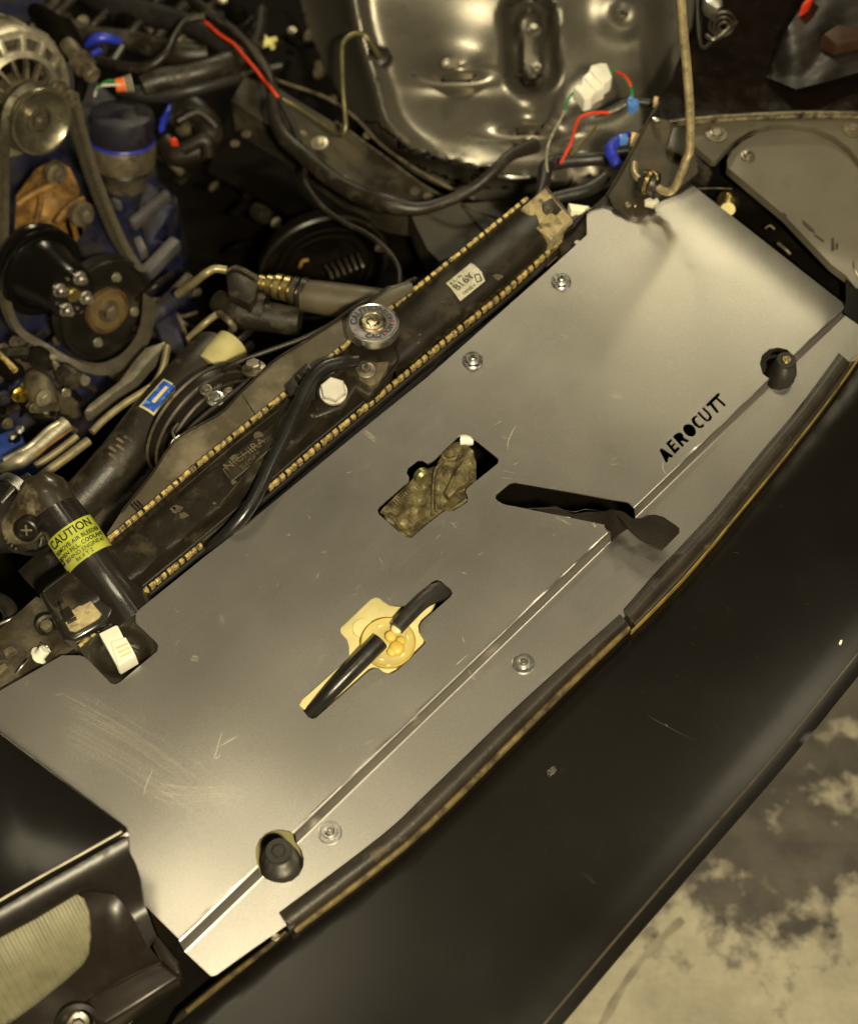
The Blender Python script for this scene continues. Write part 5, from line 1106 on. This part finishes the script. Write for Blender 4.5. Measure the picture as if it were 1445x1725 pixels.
T = thing('chassis_rail', P(620, 280, -.25), 'dusty brown chassis rail running diagonally below the harness', 'chassis rail')
obj('rail_top', sheet([(412, 130), (470, 150), (560, 205), (640, 262), (720, 315), (745, 345), (700, 350), (650, 342), (600, 320), (540, 275), (470, 222), (390, 170)], zrail, .06, (), 14), RAIL, T)
obj('rail_lower', sheet([(690, 352), (745, 345), (900, 335), (930, 330), (860, 372), (790, 420), (740, 440), (720, 420), (700, 380)], lambda x, y: -.20, .05, (), 14), RAIL, T)
obj('rail_edge', ptube([(565, 205, -.214), (645, 262, -.214), (735, 325, -.214), (870, 380, -.16)], 2.5, 8), CASTD, T)
for px, py in ((538, 241), (509, 226), (578, 303), (620, 228), (492, 51), (537, 108), (698, 322), (415, 226), (396, 242), (640, 418), (720, 330), (742, 378), (800, 300), (560, 166), (618, 155)):
    obj('rail_screw', hexbolt(P(px, py, -.205 if py > 200 else -.28), Z, .0045 if (px, py) != (538, 241) else .008, .004, 1.5), MC['pale_stud'] if py % 2 else CASTD, T)
# brake pipe etc.
obj('brake_pipe', ptube([(475, 168, -.17), (500, 182, -.17), (535, 205, -.16), (563, 224, -.15), (575, 228, -.14), (582, 216, -.13), (581, 190, -.12), (577, 140, -.10), (576, 85, -.09), (580, 68, -.085), (595, 58, -.085), (612, 58, -.09), (624, 72, -.10), (640, 98, -.13)], 4.2, 14), OLIVE, label='olive brake pipe bent up in a tall hook shape against the dark bay', cat='pipe')
obj('pipe_grommet', join(lathe(P(640, 102, -.16), axis_for(640, 102, -.4, -.8, 45), [(.020, -.01), (.018, .01), (.012, .016), (.007, .03)], 24)), HOSED, label='dusty rubber grommet where the brake pipe enters the wing', cat='grommet')
obj('fuel_line', ptube([(440, 125, -.19), (480, 140, -.18), (550, 165, -.18), (600, 200, -.18), (640, 242, -.18), (700, 285, -.17), (760, 318, -.17), (800, 335, -.18)], 3, 8), CASTD, label='thin dull line running behind the brake pipe along the rail', cat='pipe')
T = thing('bonnet_cable', P(600, 380, -.2), 'thin brown black cable snaking from the harness down to the radiator end', 'cable')
obj('cable_run', ptube([(514, 285, -.16), (516, 310, -.16), (540, 345, -.15), (575, 372, -.14), (620, 395, -.13), (655, 425, -.12), (672, 455, -.11), (672, 490, -.10)], 4.6, 12), HOSED, T)
# harness
def harness(pts, r, label, m_=RUBBER, name='wiring_harness', cat='wiring harness', wrap=1):
    t = thing(name, P(*pts[len(pts) // 2]), label, cat); n = len(pts)
    obj('loom', ptube(pts, r, 18, 8), m_, t)
    return t
harness([(300, -20, -.16), (350, 20, -.15), (400, 60, -.14), (440, 105, -.13), (458, 150, -.13), (462, 190, -.14), (480, 232, -.15), (520, 268, -.15), (560, 302, -.14), (610, 330, -.13), (650, 342, -.12), (700, 352, -.12), (750, 340, -.12), (800, 315, -.11), (835, 285, -.10), (860, 262, -.10), (900, 245, -.11)], [9, 9, 10, 10, 11, 12, 14, 15, 15, 16, 17, 12, 10, 10, 10, 10, 14], 'long black taped wiring loom sweeping across the bay under the strut tower', HOSED)
harness([(240, 145, -.13), (270, 135, -.13), (310, 128, -.13), (350, 118, -.13), (390, 105, -.14), (430, 75, -.16), (440, 20, -.18)], [16, 20, 20, 20, 22, 14, 12], 'thick black loom ending in the orange seal with cut wires', HOSED)
harness([(200, 150, -.15), (260, 160, -.15), (330, 150, -.14), (400, 130, -.15)], [12, 14, 12, 12], 'black loom lying just above the blue canister', RUBBER)
harness([(165, 100, -.15), (210, 112, -.14), (250, 112, -.13), (280, 90, -.12), (295, 60, -.12), (315, 35, -.12), (345, 28, -.12)], [8, 9, 9, 8, 7, 7, 7], 'thin black loom looping up beside the red wire', HOSED)
harness([(140, -20, -.2), (200, 10, -.19), (280, 30, -.18), (340, 50, -.17), (400, 90, -.17)], [20, 22, 20, 18, 18], 'dark bundle of cables across the very top left', RUBBER)
harness([(90, 0, -.22), (110, 40, -.2), (150, 60, -.2), (230, 70, -.2), (300, 90, -.19), (350, 90, -.19)], [14, 18, 18, 18, 20, 18], 'dim tangled cable bundle behind the blue clip', HOSED)
harness([(470, 165, -.13), (480, 185, -.135), (495, 215, -.14), (505, 240, -.145)], [5, 5, 5, 5], 'short thin black branch dropping from the red wires', RUBBER)
harness([(905, 345, -.06), (915, 310, -.07), (922, 280, -.08), (950, 272, -.08), (1000, 268, -.08), (1060, 262, -.07)], [9, 11, 13, 12, 12, 12], 'black taped loom running right to the blue connectors', RUBBER)
harness([(905, 345, -.06), (930, 335, -.06), (950, 330, -.06), (990, 320, -.06), (1020, 300, -.06)], [8, 10, 11, 12, 12], 'thick black sleeve just above the radiator end cap', RUBBER)
harness([(1000, 195, -.06), (1030, 185, -.055), (1055, 173, -.05), (1085, 172, -.05), (1110, 178, -.05)], [4, 6, 7, 7, 7], 'short black taped tail joining the light blue connector', RUBBER)
for k, (x, y, s) in enumerate(((160, 30, 1), (90, 20, 1), (225, 40, 1.2), (300, 10, 1), (60, 30, 1.1))):
    obj('cable', ptube([(x - 40, y + 60 * s, -.22), (x, y + 10, -.19), (x + 30, y - 20, -.19), (x + 60, y - 70, -.2)], 7 + k, 10), HOSED, label=['dusty cable curving up left of the blue clip', 'dark cable nearest the alternator top', 'cable crossing behind the thin loom loop', 'upright cable near the top edge beside the red wire', 'cable behind the alternator lug'][k], cat='cable')
# coloured wires
def wire(pts, r, m_, label, name='wire', cat='wire'): return obj(name, ptube(pts, r, 8, 6), m_, label=label, cat=cat)
wire([(335, 28, -.13), (352, 42, -.125), (370, 58, -.12), (395, 75, -.115), (412, 95, -.115), (432, 118, -.115), (445, 135, -.12), (458, 150, -.115), (469, 164, -.12)], 3.0, RED, 'bright red wire running alongside the loom at top centre')
wire([(345, 22, -.12), (375, 40, -.12), (405, 65, -.11), (425, 88, -.11), (441, 110, -.11), (452, 130, -.112), (462, 150, -.12)], 3.2, HOSED, 'thin grey black wire paired with the long red wire')
T = thing('sealed_wire_plug', P(210, 145, -.12), 'orange rubber wire seal with green and white wires curling out', 'wire seal')
sa = (P(230, 140, -.12) - P(200, 146, -.12)).normalized()
obj('orange_seal', tube([P(196, 144, -.12), P(212, 142, -.12)], [.009, .010], 16, 1), ORANGE, T)
for i in range(3): obj('seal_ring', ring(P(212 + i * 5, 142 - i, -.12), sa, [(.010 + .0007 * i, -.001), (.012 + .0007 * i, 0), (.010 + .0007 * i, .001)], 24), WHITEW, T)
obj('white_wire', ptube([(205, 143, -.115), (185, 143, -.112), (170, 145, -.115), (163, 152, -.12), (160, 162, -.13)], 2.4, 8), WHITEW, T)
obj('green_wire', ptube([(200, 137, -.115), (184, 136, -.112), (172, 142, -.113), (163, 153, -.12)], 2.2, 8), GREEN, T)
T = thing('white_clip_plug', P(1005, 135, -.05), 'white multi pin plug hanging against the shiny inner wing', 'connector')
obj('plug_body', prism([(966, 147), (972, 141), (978, 142), (981, 128), (990, 121), (995, 109), (1012, 105), (1022, 106), (1031, 128), (1028, 134), (1019, 140), (1018, 147), (1003, 155), (996, 165), (984, 168), (977, 158)], -.035, -.055, .0025), WHITEP, T)
obj('plug_rib', join(bar(P(984, 130, -.034), P(1002, 152, -.034), .002, .002, .0005), bar(P(995, 120, -.034), P(1014, 142, -.034), .002, .002, .0005)), WHITEP, T)
wire([(971, 151, -.045), (962, 160, -.045), (955, 172, -.048), (951, 186, -.05)], 2.4, GREEN, 'green wire leaving the white plug downwards')
wire([(951, 186, -.05), (942, 205, -.05), (932, 222, -.052), (923, 245, -.055), (920, 270, -.06), (922, 290, -.065)], 1.9, mat('braided_grey_wire', (.3, .28, .2), .5, var=.6, vs=120), 'thin grey striped wire below the green one', 'wire')
wire([(1028, 118, -.045), (1042, 122, -.04), (1054, 135, -.04), (1063, 150, -.04), (1064, 166, -.045)], 2.6, GREEN, 'green wire arching from the white plug to the light blue connector')
wire([(1038, 121, -.040), (1050, 127, -.035), (1058, 136, -.035), (1063, 146, -.038)], 2.6, RED, 'short red wire lying over the arched green wire')
wire([(943, 276, -.05), (953, 258, -.045), (963, 236, -.04), (970, 210, -.04), (980, 196, -.04), (1000, 190, -.04), (1025, 190, -.045)], 2.8, RED, 'long red wire bending down beside the black loom')
wire([(1025, 190, -.045), (1040, 184, -.042), (1052, 177, -.042), (1060, 173, -.042)], 2.2, MC['braided_grey_wire'], 'grey striped wire end at the light blue connector')
wire([(960, 262, -.05), (975, 245, -.048), (990, 230, -.048), (1003, 212, -.05)], 3, OLIVE, 'dull olive wire between the red wire and the loom')
T = thing('light_blue_connector', P(1065, 172, -.05), 'small light blue crimp connector near the wing edge', 'connector')
obj('connector_body', join(prism([(1056, 168), (1064, 163), (1074, 166), (1076, 174), (1066, 180), (1058, 177)], -.032, -.045, .0015), prism([(1058, 164), (1063, 160), (1067, 166), (1061, 169)], -.030, -.036, .001)), LBLUE, T)
T = thing('dark_blue_connector', P(1045, 250, -.05), 'dark blue C shaped plastic connector beside the prop rod plate', 'connector')
obj('blue_arm', tube(T3((1058, 228, -.04), (1046, 232, -.038), (1030, 246, -.038), (1028, 256, -.038), (1034, 270, -.04), (1044, 280, -.042)), [.005, .006, .0075, .0075, .0072, .006], 10), BLUEV, T)
obj('connector_tip', prism([(1042, 226), (1056, 224), (1058, 234), (1044, 236)], -.030, -.04, .001), LBLUE, T)
wire([(1054, 236, -.035), (1062, 234, -.03), (1070, 233, -.028)], 2.2, RED, 'tiny red wire from the dark blue connector to the cream tab')
for px, py, lb in ((1068, 236, 'cream plastic tab beside the dark blue connector'), (1104, 170, 'cream plastic tab higher up the wing edge')):
    k = 1 if py > 200 else .6
    obj('cream_tab', prism([(px - 8 * k, py + 12 * k), (px - 4 * k, py - 14 * k), (px + 9 * k, py - 12 * k), (px + 2, py + 8 * k)], -.018, -.022, .0006), mat('cream_tab', (.60, .45, .22), .5), label=lb, cat='plastic tab')
T = thing('bulb_holder', P(450, 68, -.2), 'small pale bulb holder with a blue tip at the top centre', 'bulb holder')
obj('holder_body', join(ptube([(432, 78, -.17), (450, 72, -.165), (464, 66, -.17)], [5, 7, 5], 10), ptube([(444, 60, -.165), (460, 80, -.165)], [4, 5], 10, 1)), mat('pale_yellow_plastic', (.6, .55, .2), .3), T)
obj('blue_tip', ptube([(434, 52, -.165), (442, 58, -.165)], [5, 4], 10, 1), BLUEV, T)
obj('bright_nut', hexbolt(P(376, 2, -.12), Z, .008, .006, 0), CAST, label='bright blurred nut at the top edge above the red wire', cat='nut')
# ================================================================== slam panel end, prop rod plate
T = thing('slam_panel_end', P(1080, 300, .0), 'greasy black bracket plate carrying the prop rod grommet', 'bracket')
GP = mat('greasy_black_plate', (.030, .024, .013), .4, .2, var=.35, vs=25, col2=(.075, .06, .03), amt=.35, ds=14, bump=.15)
obj('plate', sheet([(1022, 326), (1040, 300), (1060, 262), (1085, 215), (1094, 205), (1100, 196), (1130, 205), (1165, 232), (1175, 290), (1150, 312), (1113, 329), (1100, 342), (1088, 358), (1074, 366), (1056, 363), (1034, 350)], lambda x, y: .007 + .003 * sm((y - 330) / 30) * -1, .004, (), 10), GP, T)
obj('plate_edge', ptube([(1020, 330, .008), (1040, 298, .009), (1062, 256, .009), (1090, 205, .009), (1110, 172, .01)], 1.6, 8), GP, T)
obj('left_wing_edge', sheet([(985, 360), (1022, 326), (1034, 350), (1014, 346), (990, 353), (965, 385), (950, 395), (960, 372)], .002, .01), SATIN, T)
obj('plate_rivet', lathe(P(1057, 347, .006), Z, [(.0042, 0), (.004, .003), (.001, .0045)], 14), STEELD, T)
obj('plate_pin', lathe(P(1069, 349, .006), Z, [(.0022, 0), (.002, .003), (.001, .0038)], 12), STEELD, T)
obj('raised_tab', prism([(1125, 242), (1132, 214), (1150, 212), (1165, 240), (1152, 264), (1122, 250)], .016, .006, .002), GP, T)
obj('clip_bit', prism([(1098, 198), (1106, 196), (1112, 203), (1104, 206)], .02, .008, .001), STEEL, T)
obj('white_tag', prism([(1085, 336), (1095, 332), (1100, 336), (1106, 332), (1110, 338), (1100, 346), (1086, 343)], .013, .008, .0008), WHITEW, T)
T = thing('prop_rod', P(1110, 320, .02), 'tall dusty brown bonnet prop rod bent into a hook at its foot', 'prop rod')
obj('rod', ptube([(1108, 316, .026), (1118, 322, .026), (1128, 323, .028), (1136, 316, .034), (1143, 302, .045), (1155, 270, .065), (1161, 252, .08), (1162, 225, .10), (1161, 180, .13), (1156, 110, .18), (1150, 50, .22), (1146, -10, .26), (1142, -60, .3)], [7, 7, 7, 7.2, 7.5, 7.8, 8, 8, 8, 8.2, 8.4, 8.6, 8.8], 16, 8), RODM, T)
obj('rod_tail', ptube([(1088, 306, .024), (1074, 300, .022), (1068, 290, .020), (1068, 275, .020)], [6, 6.5, 6.5, 6], 14), RODM, T)
T = thing('rod_grommet', P(1090, 305, .01), 'black grommet with a shiny gold band holding the prop rod foot', 'grommet')
ga = (P(1108, 312, .026) - P(1078, 300, .026)).normalized()
gc = P(1092, 307, .026)
obj('grommet_body', lathe(gc - ga * .010, ga, [(.009, 0), (.0135, .002), (.0145, .006), (.011, .009), (.011, .012), (.0145, .015), (.0135, .020), (.008, .022)], 28), RUBBER, T)
obj('gold_band', ring(gc, ga, [(.0125, -.003), (.0150, -.002), (.0150, .002), (.0125, .003)], 28), YZINC, T)
obj('hook_clip', ptube([(1088, 287, .042), (1098, 288, .046), (1106, 295, .044), (1107, 302, .038)], 2.0, 8), YZINC, T)
# ================================================================== right wing
T = thing('right_wing', P(1300, 190, -.02), 'glossy black outer wing with dark reflections at upper right', 'wing')
obj('wing_skin', sheet([(1095, 200), (1110, 170), (1150, 100), (1180, 40), (1190, -60), (1540, -60), (1540, 190), (1445, 186), (1350, 184), (1250, 190), (1160, 197), (1130, 204)], lambda x, y: -.012 - .06 * sm((190 - y) / 260) + .01 * math.sin((x + y) * .012), .004, (), 20), mat('wing_gloss', (.007, .0045, .003), .2, 0, var=.15, coat=.2), T)
band([(1100, 206), (1170, 196), (1250, 190), (1350, 186), (1460, 187)], [(1104, 211), (1172, 202), (1252, 196), (1352, 192), (1460, 193)], .000, .006, mat('chipped_edge', (.34, .30, .2), .35, .6, var=.5, vs=90, col2=(.03, .02, .015), amt=.5, ds=60), 'chipped_lip', T, 3)
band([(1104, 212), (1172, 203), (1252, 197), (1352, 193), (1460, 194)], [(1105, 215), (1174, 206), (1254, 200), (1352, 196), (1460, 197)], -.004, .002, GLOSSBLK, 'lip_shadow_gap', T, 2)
# clear lamp / dark ridged sheet with orange and red pieces
T = thing('ridged_patch', P(1400, 60, -.3), 'ridged dark sheet with orange and red pieces at the wing, top right', 'plastic bag')
CLR = mat('ridged_dark', (.006, .0035, .002), .5, 0, var=.3, vs=30)
cr_ = [(1290, 130), (1318, 60), (1350, 10), (1380, -50), (1530, -60), (1530, 150), (1450, 120), (1400, 135), (1340, 150)]
def zcr(x, y): return -.004 + .008 * abs(math.sin((x * .62 + y) * .030 + .6 * math.sin(x * .05))) + .0015 * abs(math.sin((x * .5 + y * 1.3) * .09)) - .02 * sm((1340 - x) / 50)
obj('ridged_film', sheet(cr_, zcr, .001, (), 9), CLR, T, ang=60)
obj('orange_piece', prism([(1385, 55), (1410, 38), (1450, 45), (1460, 62), (1420, 72), (1408, 75)], .022, -.01, .006), mat('amber_brown', (.035, .014, .004), .6, 0, var=.3), T)
obj('red_piece', prism([(1349, 10), (1362, -8), (1374, -18), (1366, 0), (1353, 9)], .016, -.01, .003), RED, T)
T = thing('side_lamp', P(1210, 35, -.05), 'blurry silver lamp cup with rings near the top edge', 'lamp')
lc = P(1216, 40, .0); la = axis_for(1216, 40, .2, .5, 30)
obj('lamp_cup', join(*[ring(lc + la * .004 * k, la, [(.0165 - .005 * k, -.003), (.018 - .005 * k, 0), (.0165 - .005 * k, .003), (.0145 - .005 * k, 0)], 32) for k in range(3)]), STEELD, T)
obj('lamp_plate', prism([(1185, -10), (1215, -15), (1218, 8), (1208, 16), (1190, 5)], .02, .0, .003), STEEL, T)
obj('lamp_arm', ptube([(1190, 60, .0), (1198, 66, .004), (1212, 62, .004), (1228, 48, .004), (1240, 38, .0)], 3.5, 10), STEELD, T)
obj('wing_stay', ptube([(1175, -20, -.005), (1176, 40, -.002), (1182, 80, -.002), (1200, 70, 0)], 4, 8), SATIN, T)
# headlight surround panel, right
T = thing('headlight_surround', P(1300, 280, -.02), 'matt grey black surround plate with a curved cut out and two screws', 'surround panel')
sur = [(1150, 205), (1172, 203), (1252, 197), (1352, 193), (1460, 194), (1520, 200), (1520, 300), (1450, 275), (1430, 250), (1405, 230), (1370, 214), (1330, 208), (1295, 210), (1262, 220), (1235, 238), (1215, 260), (1206, 270), (1198, 270), (1172, 248), (1160, 240)]
obj('surround_plate', prism(sur, -.006, -.016, .002), mat('surround_grey', (.075, .066, .045), .45, 0, var=.2, vs=20, bump=.2, bs=600), T)
for px, py in ((1206, 226), (1436, 218)):
    c_ = P(px, py, -.0055); obj('surround_screw', join(lathe(c_, Z, [(.0135, -.001), (.0130, .0012), (.010, .0015)], 28), hexbolt(c_ + Z * .001, Z, .0062, .004, 1.3)), STEELD if px < 1300 else CASTD, T)
obj('inner_gap', sheet([(1160, 240), (1172, 248), (1198, 270), (1206, 270), (1230, 240), (1300, 208), (1480, 280), (1500, 560), (1420, 505), (1160, 300)], -.075, .004), DARK, T)
T = thing('headlight_cover', P(1350, 330, -.03), 'flat dark grey round topped cover plate with one cross head screw and scuffs', 'cover plate')
cov = [(1224, 270), (1232, 254), (1250, 238), (1275, 225), (1305, 217), (1335, 216), (1370, 222), (1400, 235), (1425, 255), (1450, 285), (1500, 300), (1500, 560), (1424, 464), (1400, 446), (1320, 362), (1225, 282)]
obj('cover_plate', sheet(cov, lambda x, y: -.016 - .004 * sm((1250 - x) / 30) - .02 * sm((y - 400 - (x - 1380) * .4) / 70), .012, (), 14), GREYP, T)
obj('cover_rim', ptube([(1226, 262, -.012), (1240, 240, -.010), (1275, 218, -.010), (1330, 208, -.010), (1380, 218, -.010), (1420, 240, -.010), (1455, 278, -.010)], 2.2, 8, 6), SATIN, T)
c_ = P(1259, 263, -.0155)
obj('cross_screw', join(lathe(c_, Z, [(.0088, -.001), (.0086, .0014), (.0062, .002)], 24), lathe(c_, Z, [(.0058, .001), (.0055, .0048), (.003, .0058)], 20)), STEELD, T)
obj('screw_cross', join(bar(c_ + Z * .006 - U * .003, c_ + Z * .006 + U * .003, .0012, .0008, 0), bar(c_ + Z * .006 - F * .003, c_ + Z * .006 + F * .003, .0012, .0008, 0)), INK, T)
mk = mat('scuffed_paint', (.03, .025, .018), .6)
dk = lambda pl: sheet(pl, lambda x, y: -.0155, .0004)
obj('scuff_marks', join(dk([(1350, 370), (1356, 374), (1370, 386), (1372, 393), (1362, 388), (1352, 378)]), dk([(1372, 394), (1388, 405), (1386, 408), (1370, 396)]), dk([(1399, 402), (1404, 399), (1405, 421), (1400, 423)]), dk([(1407, 411), (1411, 408), (1411, 418), (1407, 420)]), dk([(1318, 357), (1325, 362), (1324, 365), (1317, 360)])), mk, T)
T = thing('yellow_bolt', P(1222, 345, -.05), 'yellow tipped bolt head in the black gap beside the panel', 'bolt')
ba = axis_for(1222, 345, .0, .9, 35)
obj('bolt_head', lathe(P(1225, 336, -.05), ba, [(.013, 0), (.014, .006), (.012, .012), (.010, .018), (.0095, .020), (.001, .020)], 24), YZINC, T)
obj('bolt_tip', lathe(P(1225, 336, -.05), ba, [(.0095, .018), (.009, .022), (.001, .0225)], 24), mat('cream_paint_mark', (.75, .66, .3), .5), T)
T = thing('gap_bracket', P(1190, 290, -.06), 'dark ledge with a tiny bright screw inside the gap right of the rod', 'bracket')
obj('ledge', prism([(1160, 262), (1175, 250), (1200, 290), (1190, 312), (1162, 300)], -.040, -.07, .002), SATIN, T)
obj('ledge_edge', ptube([(1172, 318, -.045), (1200, 317, -.045), (1232, 318, -.045)], 1.2, 8), CASTD, T)
obj('ledge_screw', hexbolt(P(1170, 275, -.036), Z, .0035, .003, 1.4), STEEL, T)
obj('gap_clip', join(ptube([(1288, 385, -.05), (1296, 380, -.048), (1304, 386, -.05)], 2, 8), ptube([(1310, 410, -.05), (1322, 420, -.047), (1330, 428, -.05)], 3, 8)), CASTD, T)
T = thing('wing_corner', P(1430, 480, -.05), 'black inner corner panel at the right edge between cover and bumper', 'body panel')
obj('corner_sheet', sheet([(1424, 464), (1500, 480), (1520, 640), (1452, 590), (1450, 552), (1420, 526), (1424, 505)], -.035, .004), GLOSSBLK, T)
obj('corner_edge', ptube([(1436, 420, -.02), (1438, 450, -.02), (1450, 475, -.03)], 1.5, 8), STEELD, T)
# strip seen between radiator end and panel
obj('bright_tab', prism([(957, 342), (992, 347), (990, 356), (962, 354)], -.012, -.03, .001), mat('bright_tab', (.85, .80, .6), .4), label='bright pale tab between the radiator end cap and the panel corner', cat='tab')
T = thing('radiator_bracket_right', P(965, 400, -.04), 'dark radiator mounting bracket at its right end beside the panel edge', 'bracket')
T.name = 'radiator_mount'; ORG[T.name] = Vector(T.location)
obj('mount_arm', prism([(948, 372), (972, 360), (988, 366), (988, 396), (966, 416), (945, 430), (938, 405)], -.010, -.04, .003), SATIN, T)
obj('mount_pin', lathe(P(972, 412, -.008), Z, [(.004, 0), (.0035, .004)], 12), STEEL, T)
